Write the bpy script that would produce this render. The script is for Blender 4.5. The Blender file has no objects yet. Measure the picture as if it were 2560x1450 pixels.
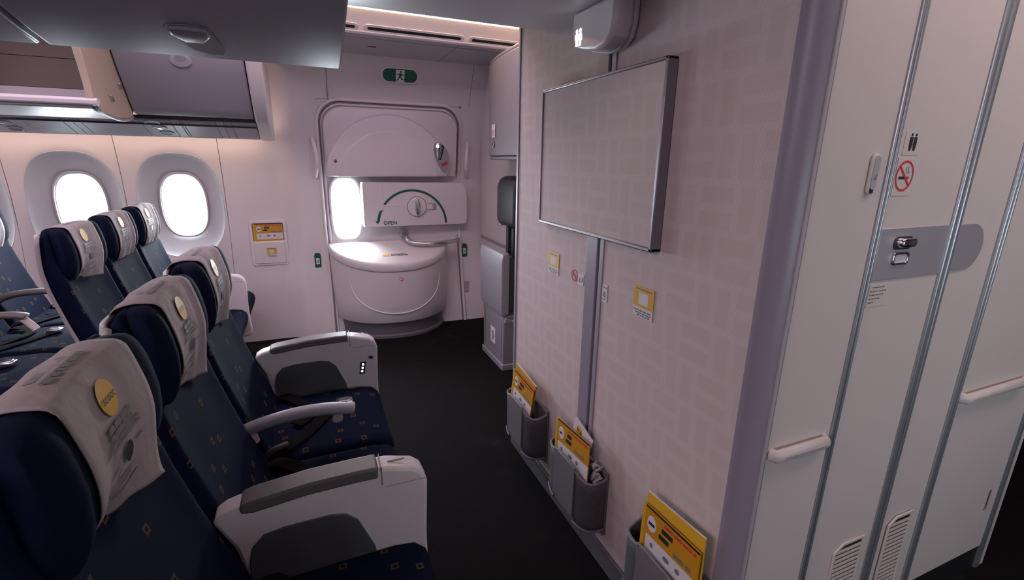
import bpy, bmesh, math, random
import numpy as np
from mathutils import Vector, Matrix
random.seed(7)
S = bpy.context.scene
COL = S.collection

# ------------------------------------------------------------------ camera
def setup_camera():
    yaw, pit, rol = [math.radians(a) for a in (22.82, 15.14, 0.97)]
    f = Vector((math.sin(yaw)*math.cos(pit), math.cos(yaw)*math.cos(pit), -math.sin(pit)))
    r = Vector((math.cos(yaw), -math.sin(yaw), 0)); u = r.cross(f)
    r2 = r*math.cos(rol)+u*math.sin(rol); u2 = -r*math.sin(rol)+u*math.cos(rol)
    cd = bpy.data.cameras.new('camera'); cam = bpy.data.objects.new('camera', cd); COL.objects.link(cam)
    cd.sensor_width = 36; cd.sensor_fit = 'HORIZONTAL'; cd.lens = 1193/2560*36; cd.clip_start = .02
    m = Matrix((r2, u2, -f)).transposed().to_4x4(); m.translation = (0, 0, 1.42)
    cam.matrix_world = m; S.camera = cam
setup_camera()
# ------------------------------------------------------------------ world, lights, exposure
S.view_settings.view_transform = 'Standard'; S.view_settings.look = 'None'
S.view_settings.gamma = 1; S.view_settings.use_curve_mapping = False
S.view_settings.exposure = 0.33
W = bpy.data.worlds.new('sky'); S.world = W; W.use_nodes = True
W.node_tree.nodes['Background'].inputs[0].default_value = (.86, .95, 1, 1)
W.node_tree.nodes['Background'].inputs[1].default_value = 2.6
AISLE_FAR, FILL_REAR, COVE, WASH = 4.2, 9.5, 16.0, 13.0
WINDOW_W = 9.0
def area(name, loc, direction, sx, sy, power, color):
    l = bpy.data.lights.new(name, 'AREA'); l.shape = 'RECTANGLE'; l.size = sx; l.size_y = sy
    l.energy = power; l.color = color; l.spread = math.radians(125)
    o = bpy.data.objects.new(name, l); COL.objects.link(o); o.location = loc
    o.rotation_euler = Vector(direction).to_track_quat('-Z', 'Y').to_euler(); return o
DAY = (.86, .94, 1)
for wx in (-2.10, -1.485, -.875):
    area('window_daylight', (wx, 4.36, 1.06), (0, -1, -.45), .27, .44, WINDOW_W, DAY)
area('door_window_daylight', (.265, 4.30, 1.02), (.1, -1, -.3), .2, .46, WINDOW_W*1.5, DAY)
for wx in (1.2, 1.8, 2.4):
    area('window_daylight', (wx, -1.72, 1.1), (0, 1, -.2), .27, .44, WINDOW_W*.25, DAY)

# ------------------------------------------------------------------ node helper + materials
MATS = {}
class NT:
    def __init__(s, name):
        s.mat = bpy.data.materials.new(name); s.mat.use_nodes = True
        s.t = s.mat.node_tree; s.b = s.t.nodes['Principled BSDF']
    def n(s, typ, **kw):
        nd = s.t.nodes.new(typ)
        for k, v in kw.items(): setattr(nd, k, v)
        return nd
    def put(s, sock, v):
        if isinstance(v, bpy.types.NodeSocket): s.t.links.new(v, sock)
        else: sock.default_value = v
    def m(s, op, a, b=0.0, c=None):
        nd = s.n('ShaderNodeMath', operation=op); s.put(nd.inputs[0], a); s.put(nd.inputs[1], b)
        if c is not None: s.put(nd.inputs[2], c)
        return nd.outputs[0]
    def mix(s, fac, a, b):
        nd = s.n('ShaderNodeMix', data_type='RGBA'); s.put(nd.inputs[0], fac)
        s.put(nd.inputs[6], a); s.put(nd.inputs[7], b); return nd.outputs[2]
    def obj(s):
        sep = s.n('ShaderNodeSeparateXYZ'); tc = s.n('ShaderNodeTexCoord'); s.t.links.new(tc.outputs['Object'], sep.inputs[0])
        s.co = tc.outputs['Object']; return sep.outputs
    def geo(s):
        sep = s.n('ShaderNodeSeparateXYZ'); g = s.n('ShaderNodeNewGeometry'); s.t.links.new(g.outputs['Position'], sep.inputs[0])
        s.co = g.outputs['Position']; return sep.outputs
    def noise(s, scale, detail=3, vec=None):
        nd = s.n('ShaderNodeTexNoise'); nd.inputs['Scale'].default_value = scale; nd.inputs['Detail'].default_value = detail
        s.t.links.new(vec or s.co, nd.inputs['Vector']); return nd.outputs[0]
    def bump(s, h, strength=.2, dist=.002):
        nd = s.n('ShaderNodeBump'); nd.inputs['Strength'].default_value = strength; nd.inputs['Distance'].default_value = dist
        s.t.links.new(h, nd.inputs['Height']); s.t.links.new(nd.outputs[0], s.b.inputs['Normal'])
    def set(s, color=None, rough=None, metal=None, spec=None):
        if color is not None: s.put(s.b.inputs['Base Color'], color)
        if rough is not None: s.put(s.b.inputs['Roughness'], rough)
        if metal is not None: s.b.inputs['Metallic'].default_value = metal
        if spec is not None: s.b.inputs['Specular IOR Level'].default_value = spec
        return s
def C4(c): return (*c, 1) if len(c) == 3 else c
def plain(name, c, rough=.5, metal=0, spec=.5, grain=0, gscale=900):
    n = NT(name); n.set(C4(c), rough, metal, spec); n.obj()
    v = n.noise(6, 4)
    mixc = n.mix(n.m('MULTIPLY', v, .12), C4(c), C4([k*.8 for k in c])); n.set(mixc)
    if grain: n.bump(n.noise(gscale, 1), grain, .001)
    MATS[name] = n.mat; return n.mat
def emit(name, c, st):
    n = NT(name); n.set((0, 0, 0, 1), .5); n.b.inputs['Emission Color'].default_value = C4(c); n.b.inputs['Emission Strength'].default_value = st
    MATS[name] = n.mat; return n.mat
plain('white', (.66, .615, .63), .42, grain=.08)
plain('white_gloss', (.70, .65, .665), .28)
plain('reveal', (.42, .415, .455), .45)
plain('pocket_grey', (.17, .162, .18), .5)
plain('bin_grey', (.38, .37, .43), .36, grain=.05)
plain('bin_light', (.34, .325, .36), .42)
plain('psu_grey', (.32, .32, .365), .42)
plain('psu_light', (.38, .38, .42), .42)
plain('crew_grey', (.25, .235, .265), .45)
plain('plate_steel', (.60, .56, .62), .42, .7)
plain('belt', (.008, .008, .009), .95, 0, .1)
plain('bin_beige', (.50, .40, .32), .55)
plain('bin_brown', (.145, .115, .10), .6)
plain('bin_liner', (.50, .46, .49), .5)
plain('grey', (.30, .28, .32), .42)
plain('grey_light', (.40, .375, .41), .45, grain=.06)
plain('grey_dark', (.12, .115, .135), .5)
plain('ceiling_grey', (.44, .41, .45), .4)
plain('trim_purple', (.26, .235, .29), .40)
plain('lav_panel', (.60, .535, .52), .5, grain=.10, gscale=500)
plain('black', (.012, .012, .014), .5)
plain('rubber', (.02, .02, .022), .6)
plain('leather_black', (.035, .034, .038), .5)
plain('chrome', (.75, .75, .77), .16, 1)
plain('steel', (.60, .61, .64), .26, 1)
plain('alu', (.46, .50, .54), .36, .75)
plain('frame_metal', (.27, .25, .28), .36, .5)
plain('green', (.004, .10, .055), .45)
plain('print_white', (.80, .78, .80), .5)
plain('print_black', (.02, .02, .022), .5)
plain('print_grey', (.16, .15, .16), .6)
plain('red', (.55, .03, .05), .5)
plain('orange', (.75, .25, .02), .5)
plain('yellow', (.60, .35, .022), .5)
plain('yellow_deep', (.52, .245, .012), .45)
def clothmat():
    n = NT('cloth'); n.obj(); v = n.noise(9, 3); n.set(n.mix(n.m('MULTIPLY', v, .2), (.36, .315, .325, 1), (.28, .245, .25, 1)), .85, 0, .2)
    n.bump(n.m('ADD', n.noise(22, 2), n.m('MULTIPLY', n.noise(900, 1), .08)), .55, .012); MATS['cloth'] = n.mat
clothmat()
plain('paper', (.60, .57, .60), .7)
plain('arm_white', (.74, .68, .70), .36, grain=.05)
plain('arm_pad', (.13, .115, .115), .5)
plain('arm_grey', (.085, .085, .095), .5)
plain('baseboard', (.13, .125, .145), .45)
plain('seal', (.22, .19, .19), .5)
plain('shell', (.42, .385, .40), .45)
emit('glow_white', (1, .98, .97), 4)
emit('glow_warm', (1, .66, .38), COVE)
emit('glow_wash', (1, .70, .58), WASH)
emit('glow_far', (1, .79, .97), AISLE_FAR)
emit('glow_fill_rear', (1, .79, .84), FILL_REAR)
emit('glow_fill_lav', (1, .79, .76), 4.8)
emit('glow_small', (1, 1, 1), 6)

def fabric(name, base, ax, motif=(.11, .065, .025), cell=.082, rough=.85):
    n = NT(name); o = n.obj(); a, b = o[ax[0]], o[ax[1]]
    fx = n.m('DIVIDE', a, cell); fy = n.m('DIVIDE', b, cell)
    cx, cy = n.m('FLOOR', fx), n.m('FLOOR', fy)
    comb = n.n('ShaderNodeCombineXYZ'); n.put(comb.inputs[0], cx); n.put(comb.inputs[1], cy)
    wn = n.n('ShaderNodeTexWhiteNoise', noise_dimensions='3D'); n.t.links.new(comb.outputs[0], wn.inputs['Vector'])
    sp = n.n('ShaderNodeSeparateXYZ'); n.t.links.new(wn.outputs['Color'], sp.inputs[0])
    jx = n.m('MULTIPLY_ADD', sp.outputs[0], .55, .22); jy = n.m('MULTIPLY_ADD', sp.outputs[1], .55, .22)
    dx = n.m('ABSOLUTE', n.m('SUBTRACT', n.m('FRACT', fx), jx)); dy = n.m('ABSOLUTE', n.m('SUBTRACT', n.m('FRACT', fy), jy))
    d = n.m('MAXIMUM', dx, dy)
    ring = n.m('MULTIPLY', n.m('LESS_THAN', d, .115), n.m('GREATER_THAN', d, .05))
    gn = n.n('ShaderNodeNewGeometry'); gs = n.n('ShaderNodeSeparateXYZ'); n.t.links.new(gn.outputs['Normal'], gs.inputs[0])
    face = n.m('GREATER_THAN', gs.outputs[3-ax[0]-ax[1]], .55)
    mask = n.m('MULTIPLY', n.m('MULTIPLY', n.m('MULTIPLY', ring, face), n.m('GREATER_THAN', sp.outputs[2], .30)), .7)
    v = n.noise(25, 4); c = n.mix(n.m('MULTIPLY', v, .5), C4(base), C4([k*.55 for k in base]))
    n.set(n.mix(mask, c, C4(motif)), rough, 0, .12)
    pass
    n.bump(n.noise(700, 2), .35, .001); MATS[name] = n.mat
BLUE = (.0028, .0068, .027)
fabric('fabric_back', BLUE, (1, 2)); fabric('fabric_seat', BLUE, (0, 1))
def blue_plain():
    n = NT('fabric_plain'); n.obj(); v = n.noise(25, 4)
    n.set(n.mix(n.m('MULTIPLY', v, .5), C4(BLUE), C4([k*.5 for k in BLUE])), .85, 0, .12); pass
    n.bump(n.noise(700, 2), .35, .001); MATS['fabric_plain'] = n.mat
blue_plain()
def carpet():
    n = NT('carpet'); n.geo(); a = n.noise(260, 3); b = n.noise(3.5, 5)
    c = n.mix(a, (.0022, .002, .0022, 1), (.0135, .0112, .012, 1))
    dust = n.m('MULTIPLY', n.m('GREATER_THAN', b, .60), n.m('SUBTRACT', b, .60))
    n.set(n.mix(n.m('MULTIPLY', dust, 1.2), c, (.08, .074, .075, 1)), .95, 0, .1)
    n.bump(a, .8, .004); MATS['carpet'] = n.mat
carpet()
def wallpaper(name, base, light, cell=.115):
    # woven fretwork: square cells, alternately holding upright and level bar outlines
    n = NT(name); o = n.geo(); y, z = o[1], o[2]
    row = n.m('FLOOR', n.m('DIVIDE', z, cell))
    yy = n.m('ADD', n.m('DIVIDE', y, cell), n.m('MULTIPLY', row, .37))
    cx = n.m('FLOOR', yy); u = n.m('FRACT', yy); v = n.m('FRACT', n.m('DIVIDE', z, cell))
    par = n.m('GREATER_THAN', n.m('MODULO', n.m('ADD', n.m('ADD', cx, row), 200), 2.0), .5)
    def bars(p, q, k):
        s = n.m('FRACT', n.m('MULTIPLY', p, k)); e = n.m('ABSOLUTE', n.m('SUBTRACT', s, .5))
        line = n.m('GREATER_THAN', e, .33); endl = n.m('GREATER_THAN', n.m('ABSOLUTE', n.m('SUBTRACT', q, .5)), .42)
        return n.m('MAXIMUM', line, endl)
    pat = n.m('ADD', n.m('MULTIPLY', par, bars(u, v, 2)), n.m('MULTIPLY', n.m('SUBTRACT', 1.0, par), bars(v, u, 2)))
    wav = n.m('SINE', n.m('MULTIPLY', y, 1900.0)); ns = n.noise(7, 3)
    fac = n.m('MULTIPLY', pat, n.m('MULTIPLY_ADD', ns, .5, .6))
    n.set(n.mix(fac, C4(base), C4(light)), .75, 0, .25)
    n.bump(n.m('ADD', n.noise(420, 2), n.m('MULTIPLY', wav, .3)), .16, .001); MATS[name] = n.mat
wallpaper('wallpaper', (.505, .432, .430), (.540, .466, .470))
def glass():
    n = NT('glass'); t = n.t; t.nodes.remove(n.b)
    tr = t.nodes.new('ShaderNodeBsdfTransparent'); tr.inputs[0].default_value = (.97, .99, 1, 1)
    gl = t.nodes.new('ShaderNodeBsdfGlossy'); gl.inputs['Roughness'].default_value = .05
    mx = t.nodes.new('ShaderNodeMixShader'); mx.inputs[0].default_value = .05
    t.links.new(tr.outputs[0], mx.inputs[1]); t.links.new(gl.outputs[0], mx.inputs[2])
    t.links.new(mx.outputs[0], t.nodes['Material Output'].inputs[0]); MATS['glass'] = n.mat
glass()
def meshcloth():
    n = NT('pocket_mesh'); n.obj(); v = n.noise(60, 3)
    n.set(n.mix(v, (.05, .048, .055, 1), (.11, .105, .115, 1)), .7); n.bump(n.noise(900, 1), .6, .001); MATS['pocket_mesh'] = n.mat
meshcloth()

# ------------------------------------------------------------------ geometry helpers (world coordinates in)
WL = {}
def link(name, verts, faces, mat, parent=None, smooth=35, bevel=0, seg=2, solid=0, sub=0, origin=None):
    vs = [Vector(v) for v in verts]
    if parent is not None: loc = WL[parent.name]
    elif origin is not None: loc = Vector(origin)
    else:
        a = np.array([tuple(v) for v in vs]); loc = Vector(((a[:, 0].min()+a[:, 0].max())/2, (a[:, 1].min()+a[:, 1].max())/2, a[:, 2].min()))
    me = bpy.data.meshes.new(name); me.from_pydata([v-loc for v in vs], [], faces); me.update()
    bm = bmesh.new(); bm.from_mesh(me); bmesh.ops.remove_doubles(bm, verts=bm.verts, dist=1e-6)
    bmesh.ops.recalc_face_normals(bm, faces=bm.faces); bm.to_mesh(me); bm.free()
    me.materials.append(MATS[mat])
    if smooth:
        for p in me.polygons: p.use_smooth = True
        if smooth < 180: me.set_sharp_from_angle(angle=math.radians(smooth))
    o = bpy.data.objects.new(name, me); COL.objects.link(o)
    if parent is not None: o.parent = parent; WL[o.name] = loc
    else: o.location = loc; WL[o.name] = loc
    if solid:
        m = o.modifiers.new('solid', 'SOLIDIFY'); m.thickness = solid; m.offset = 0
    if bevel:
        m = o.modifiers.new('bevel', 'BEVEL'); m.width = bevel; m.segments = seg; m.limit_method = 'ANGLE'; m.angle_limit = math.radians(40); m.harden_normals = False
    if sub:
        m = o.modifiers.new('sub', 'SUBSURF'); m.levels = sub; m.render_levels = sub
    return o
def tag(o, label, cat, group=None):
    o['label'] = label; o['category'] = cat
    if group: o['group'] = group
    return o
def struct(o): o['kind'] = 'structure'; return o
def root(name, loc, label=None, cat=None, group=None, kind=None):
    o = bpy.data.objects.new(name, None); COL.objects.link(o); o.location = loc; o.empty_display_size = .1; WL[o.name] = Vector(loc)
    if label: tag(o, label, cat, group)
    if kind: o['kind'] = kind
    return o
def box(name, x0, x1, y0, y1, z0, z1, mat, parent=None, bevel=.004, seg=2, **k):
    v = [(x, y, z) for x in (x0, x1) for y in (y0, y1) for z in (z0, z1)]
    f = [(0, 1, 3, 2), (4, 6, 7, 5), (0, 4, 5, 1), (2, 3, 7, 6), (0, 2, 6, 4), (1, 5, 7, 3)]
    return link(name, v, f, mat, parent, bevel=bevel, seg=seg, **k)
def prism(name, pts, axis, a0, a1, mat, parent=None, bevel=0, seg=2, smooth=35, **k):
    # pts in the two remaining axes (order x,y,z without axis)
    def P(p, a):
        if axis == 'x': return (a, p[0], p[1])
        if axis == 'y': return (p[0], a, p[1])
        return (p[0], p[1], a)
    n = len(pts); v = [P(p, a0) for p in pts]+[P(p, a1) for p in pts]
    f = [tuple(range(n)), tuple(range(2*n-1, n-1, -1))]+[(i, (i+1) % n, n+(i+1) % n, n+i) for i in range(n)]
    return link(name, v, f, mat, parent, bevel=bevel, seg=seg, smooth=smooth, **k)
def loft(name, rings, mat, parent=None, cap=True, closed=True, smooth=50, **k):
    n = len(rings[0]); v = [p for r in rings for p in r]; f = []
    for i in range(len(rings)-1):
        for j in range(n if closed else n-1):
            f.append((i*n+j, i*n+(j+1) % n, (i+1)*n+(j+1) % n, (i+1)*n+j))
    if cap and closed: f += [tuple(range(n)), tuple(range((len(rings)-1)*n, len(rings)*n))]
    return link(name, v, f, mat, parent, smooth=smooth, **k)
def grid(name, fn, nu, nv, mat, parent=None, **k):
    v = [fn(i/nu, j/nv) for i in range(nu+1) for j in range(nv+1)]
    f = [(i*(nv+1)+j, (i+1)*(nv+1)+j, (i+1)*(nv+1)+j+1, i*(nv+1)+j+1) for i in range(nu) for j in range(nv)]
    return link(name, v, f, mat, parent, **k)
def smooth_path(pts, n=6):
    P = [Vector(p) for p in pts]; out = []
    for i in range(len(P)-1):
        p0, p1, p2, p3 = P[max(i-1, 0)], P[i], P[i+1], P[min(i+2, len(P)-1)]
        for k in range(n):
            t = k/n
            out.append(.5*((2*p1)+(p2-p0)*t+(2*p0-5*p1+4*p2-p3)*t*t+(3*p1-p0-3*p2+p3)*t**3))
    return out+[P[-1]]
def tube(name, pts, rad, mat, parent=None, n=12, smoothn=6, flat=None, up=(0, 0, 1), **k):
    # rad: number or list; flat=(a,b): elliptical cross-section
    P = smooth_path(pts, smoothn) if smoothn else [Vector(p) for p in pts]; rings = []
    for i, p in enumerate(P):
        d = (P[min(i+1, len(P)-1)]-P[max(i-1, 0)]).normalized(); s = d.cross(Vector(up))
        if s.length < 1e-4: s = d.cross(Vector((1, 0, 0)))
        s.normalize(); u = s.cross(d); a, b = flat if flat else (rad, rad)
        rings.append([p+s*a*math.cos(2*math.pi*j/n)+u*b*math.sin(2*math.pi*j/n) for j in range(n)])
    return loft(name, rings, mat, parent, **k)
def rrect(cx, cy, hx, hy, r, n=5):
    pts = []
    for qx, qy, a0 in ((1, 1, 0), (-1, 1, 90), (-1, -1, 180), (1, -1, 270)):
        for i in range(n+1):
            a = math.radians(a0+90*i/n); pts.append((cx+qx*(hx-r)+r*math.cos(a), cy+qy*(hy-r)+r*math.sin(a)))
    return pts
def ell(cx, cy, a, b, n=28, t0=0, t1=360):
    full = abs(t1-t0) >= 360; m = n if full else n+1
    return [(cx+a*math.cos(math.radians(t0+(t1-t0)*i/n)), cy+b*math.sin(math.radians(t0+(t1-t0)*i/n))) for i in range(m)]
class Frame:
    def __init__(s, o, u, v): s.o, s.u, s.v = Vector(o), Vector(u).normalized(), Vector(v).normalized(); s.n = s.u.cross(s.v)
    def p(s, a, b, h=0): return s.o+s.u*a+s.v*b+s.n*h
    def poly(s, name, pts, mat, parent=None, h=0, t=.0008, **k):
        n = len(pts); v = [s.p(*q, h) for q in pts]+[s.p(*q, h+t) for q in pts]
        f = [tuple(range(n)), tuple(range(2*n-1, n-1, -1))]+[(i, (i+1) % n, n+(i+1) % n, n+i) for i in range(n)]
        return link(name, v, f, mat, parent, **k)
    def rect(s, name, a0, a1, b0, b1, mat, parent=None, **k): return s.poly(name, [(a0, b0), (a1, b0), (a1, b1), (a0, b1)], mat, parent, **k)
    def ring(s, name, outer, inner, mat, parent=None, h=0, t=.001, **k):
        n = len(outer); v = [s.p(*q, e) for e in (h, h+t) for L in (outer, inner) for q in L]
        f = []
        for i in range(n):
            j = (i+1) % n
            f += [(i, j, n+j, n+i), (2*n+i, 3*n+i, 3*n+j, 2*n+j), (i, 2*n+i, 2*n+j, j), (n+i, n+j, 3*n+j, 3*n+i)]
        return link(name, v, f, mat, parent, **k)
    def band(s, name, outer, inner, mat, parent=None, h=0, t=.001, **k):   # open strip between two polylines
        return s.poly(name, list(outer)+list(reversed(inner)), mat, parent, h=h, t=t, **k)
    def pillow(s, name, pts, depth, mat, parent=None, h=0, ins=.012, steps=4, **k):
        c = (sum(p[0] for p in pts)/len(pts), sum(p[1] for p in pts)/len(pts)); rings = [[s.p(*q, h) for q in pts]]
        R = max(math.dist(q, c) for q in pts)
        for i in range(steps+1):
            a = math.pi/2*i/steps; sc = 1-ins/R*(1-math.cos(a)); hh = h+depth*math.sin(a)
            rings.append([s.p(c[0]+(q[0]-c[0])*sc, c[1]+(q[1]-c[1])*sc, hh) for q in pts])
        return loft(name, rings, mat, parent, **k)
    def text(s, name, txt, size, a, b, mat, parent=None, h=.001, align='CENTER', sx=1.0):
        cu = bpy.data.curves.new('t', 'FONT'); cu.body = txt; cu.size = size; cu.align_x = align; cu.align_y = 'CENTER'; cu.extrude = 0; cu.offset = size*.022; cu.resolution_u = 3
        to = bpy.data.objects.new('t', cu); COL.objects.link(to)
        dg = bpy.context.evaluated_depsgraph_get(); me = bpy.data.meshes.new_from_object(to.evaluated_get(dg))
        v = [s.p(a+q.co.x*sx, b+q.co.y, h) for q in me.vertices]; f = [tuple(p.vertices) for p in me.polygons]
        bpy.data.objects.remove(to); bpy.data.curves.remove(cu); bpy.data.meshes.remove(me)
        return link(name, v, f, mat, parent, smooth=0)
    def lines(s, name, a0, a1, rows, th, mat, parent=None, h=.001):       # a block of unreadable small print
        v = []; f = []
        for (b, x0, x1) in rows:
            x = a0+(a1-a0)*x0; e = a0+(a1-a0)*x1
            while x < e-th:
                w = min(random.uniform(1.5, 4.5)*th, e-x); i = len(v)
                v += [s.p(x, b, h), s.p(x+w, b, h), s.p(x+w, b+th, h), s.p(x, b+th, h)]; f.append((i, i+1, i+2, i+3)); x += w+th*.7
        return link(name, v, f, mat, parent, smooth=0)
def copy_tree(o, parent=None):
    c = o.copy(); COL.objects.link(c); c.parent = parent; WL[c.name] = WL[o.name].copy()
    for ch in list(o.children): copy_tree(ch, c)
    return c

# ================================================================== STRUCTURE
PZ = np.polyfit([0, .3, .7, 1.0, 1.3, 1.6, 1.9, 2.15], [4.06, 4.125, 4.195, 4.225, 4.22, 4.17, 4.07, 3.95], 4)
def wallY(z): return float(np.polyval(PZ, z))
CEIL = 2.40
floor = struct(box('floor', -3.2, 5.0, -1.7, 4.4, -.08, 0, 'carpet', bevel=0))
ceiling = struct(box('ceiling', -3.2, 5.0, -1.7, 4.4, CEIL, CEIL+.05, 'ceiling_grey', bevel=0))
struct(box('wall_back', -3.25, -3.2, -1.7, 4.4, 0, CEIL, 'grey_light', bevel=0))
struct(box('wall_end', 5.0, 5.05, -1.7, 4.4, 0, CEIL, 'grey_light', bevel=0))
# ---- far sidewall with window panels
wall_left = root('wall_left', (-.9, 4.2, 0), kind='structure')
def ring_panel(name, x0, x1, z0, z1, cx, cz, hx, hz, stages, mat, parent, Y, nseg=72, pw=2.6):
    # rings from window edge (stages: list of (scale_x, scale_z, depth)) out to the rectangle
    def sup(t, a, b):
        c, s_ = math.cos(t), math.sin(t); return (cx+a*abs(c)**(2/pw)*math.copysign(1, c), cz+b*abs(s_)**(2/pw)*math.copysign(1, s_))
    T = [2*math.pi*(i+.5)/nseg for i in range(nseg)]
    rings = []
    for (a, b, d) in stages: rings.append([(*sup(t, a, b), d) for t in T])
    last = stages[-1]; rect = []
    for t in T:
        px, pz = sup(t, last[0], last[1]); dx, dz = px-cx, pz-cz
        k = min([(x1-cx)/dx if dx > 1e-9 else 1e9, (x0-cx)/dx if dx < -1e-9 else 1e9, (z1-cz)/dz if dz > 1e-9 else 1e9, (z0-cz)/dz if dz < -1e-9 else 1e9])
        rect.append((cx+dx*k, cz+dz*k))
    for (qx, qz) in ((x0, z0), (x1, z0), (x1, z1), (x0, z1)):      # snap nearest ring point to each corner
        i = min(range(nseg), key=lambda j: math.dist(rect[j], (qx, qz))); rect[i] = (qx, qz)
    base = rings[-1]; N = 14
    for k in range(1, N+1): rings.append([(b[0]+(r[0]-b[0])*k/N, b[1]+(r[1]-b[1])*k/N, last[2]*(1-k/N)**3) for b, r in zip(base, rect)])
    R3 = [[(x, Y(x, z)+d, z) for (x, z, d) in r] for r in rings]
    return loft(name, R3, mat, parent, cap=False, smooth=60)
sw = lambda x, z: wallY(z)
WX = [(-2.10, -2.44, -1.826), (-1.485, -1.822, -1.210), (-.875, -1.206, -.594)]
def arch_stage(s): return s
for i, (cx, x0, x1) in enumerate(WX):
    st = [(.264, .372, .004), (.268, .378, 0)]
    ring_panel('wall_panel', x0, x1, 0, 2.15, cx, 1.06, .15, .236, st, 'white', wall_left, sw)
    w = root('window_%d' % (i+1), (cx, 4.25, .8), kind='structure')
    rv = []
    for a_, b_, dd in ((.148, .236, .090), (.154, .243, .074), (.176, .268, .064), (.215, .312, .044), (.245, .348, .024), (.260, .367, .008), (.2665, .3745, -.002), (.269, .378, .003)):
        rv.append([(cx+a_*abs(math.cos(t))**(2/2.6)*math.copysign(1, math.cos(t)), wallY(1.06+b_*abs(math.sin(t))**(2/2.6)*math.copysign(1, math.sin(t)))+dd, 1.06+b_*abs(math.sin(t))**(2/2.6)*math.copysign(1, math.sin(t))) for t in [2*math.pi*(k+.5)/72 for k in range(72)]])
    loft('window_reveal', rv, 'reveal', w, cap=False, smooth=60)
    F = Frame((cx, 4.25, 1.06), (1, 0, 0), (0, 0, 1))
    def sp(a, b, pw=2.6): return [(a*abs(math.cos(t))**(2/pw)*math.copysign(1, math.cos(t)), b*abs(math.sin(t))**(2/pw)*math.copysign(1, math.sin(t))) for t in [2*math.pi*(k+.5)/56 for k in range(56)]]
    F.ring('window_frame', sp(.156, .244), sp(.143, .230), 'grey_light', w, h=-.058, t=.018, bevel=.004)
    F.ring('window_seal', sp(.150, .236), sp(.138, .224), 'print_white', w, h=-.085, t=.030, bevel=.003)
    F.poly('pane', sp(.15, .236), 'glass', w, h=-.07, t=.004)
def bulge(x):     # sidewall steps inboard beside the exit door
    t = min(max((x+.24)/.17, 0), 1); return -.045*t*t*(3-2*t)
pw_ = lambda x, z: wallY(z)+bulge(x)
def sheet(name, x0, x1, z0, z1, fn, mat, parent, nx=20, nz=24): return grid(name, lambda a, b: (x0+(x1-x0)*a, fn(x0+(x1-x0)*a, z0+(z1-z0)*b), z0+(z1-z0)*b), nx, nz, mat, parent, smooth=60)
DX0, DX1, DTOP = .095, 1.225, 1.845
dw = lambda x, z: wallY(z)-.045
sheet('wall_panel', -.590, DX0, 0, 2.15, pw_, 'white', wall_left, 40)
sheet('wall_panel', DX0, .183, DTOP, 2.15, dw, 'white', wall_left, 4)
sheet('wall_panel', .187, 1.285, DTOP, 2.15, dw, 'white', wall_left, 24)
sheet('wall_panel', 1.289, 1.46, DTOP, 2.15, dw, 'white', wall_left, 4)
sheet('wall_panel', DX1, 1.46, 0, DTOP, dw, 'white', wall_left, 6)
sheet('wall_panel', -3.2, -2.444, 0, 2.15, sw, 'white', wall_left, 6)
box('wall_panel', 1.46, 5.0, 4.15, 4.2, 0, CEIL, 'white', wall_left, bevel=0)
box('backing', -3.2, -2.3, 4.30, 4.33, 0, CEIL, 'grey_dark', wall_left, bevel=0)
for x0, x1, z0, z1 in ((-2.3, 1.5, 0, .66), (-2.3, 1.5, 1.44, CEIL), (-.64, .09, .66, 1.44), (.46, 1.5, .66, 1.44)):
    box('backing', x0, x1, 4.32, 4.35, z0, z1, 'grey_dark', wall_left, bevel=0)
for xs in (-1.824, -1.208, -.592): grid('seam_backing', lambda a, b, xs=xs: (xs-.012+.024*a, wallY(2.15*b)+.006, 2.15*b), 1, 24, 'seal', wall_left)
for xs in (.185, 1.287): grid('seam_backing', lambda a, b, xs=xs: (xs-.008+.016*a, wallY(DTOP+(2.15-DTOP)*b)-.040, DTOP+(2.15-DTOP)*b), 1, 8, 'seal', wall_left)
grid('seam_backing', lambda a, b: (DX1-.02+.06*a, wallY(2.15*b)-.035, 2.15*b), 1, 24, 'seal', wall_left)
box('seam_line', .183, .187, 4.0, 4.03, 1.86, 2.14, 'seal', wall_left, bevel=0)
# ---- right sidewall (behind the camera's shoulder)
wall_right = root('wall_right', (0, -1.6, 0), kind='structure')
for x0, x1, z0, z1 in ((-3.2, 5, 0, .88), (-3.2, 5, 1.34, CEIL), (-3.2, 1.06, .88, 1.34), (1.34, 1.66, .88, 1.34), (1.94, 2.26, .88, 1.34), (2.54, 5, .88, 1.34)):
    box('wall_panel', x0, x1, -1.63, -1.58, z0, z1, 'grey', wall_right, bevel=0)
for i, cx in enumerate((1.2, 1.8, 2.4)):
    w = root('window_%d' % (4+i), (cx, -1.6, .88), kind='structure'); F = Frame((cx, -1.6, 1.11), (-1, 0, 0), (0, 0, 1))
    F.ring('window_frame', rrect(0, 0, .145, .235, .09), rrect(0, 0, .125, .215, .075), 'grey_light', w, h=-.02, t=.05); F.poly('pane', rrect(0, 0, .125, .215, .075), 'glass', w, t=.004)

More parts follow.
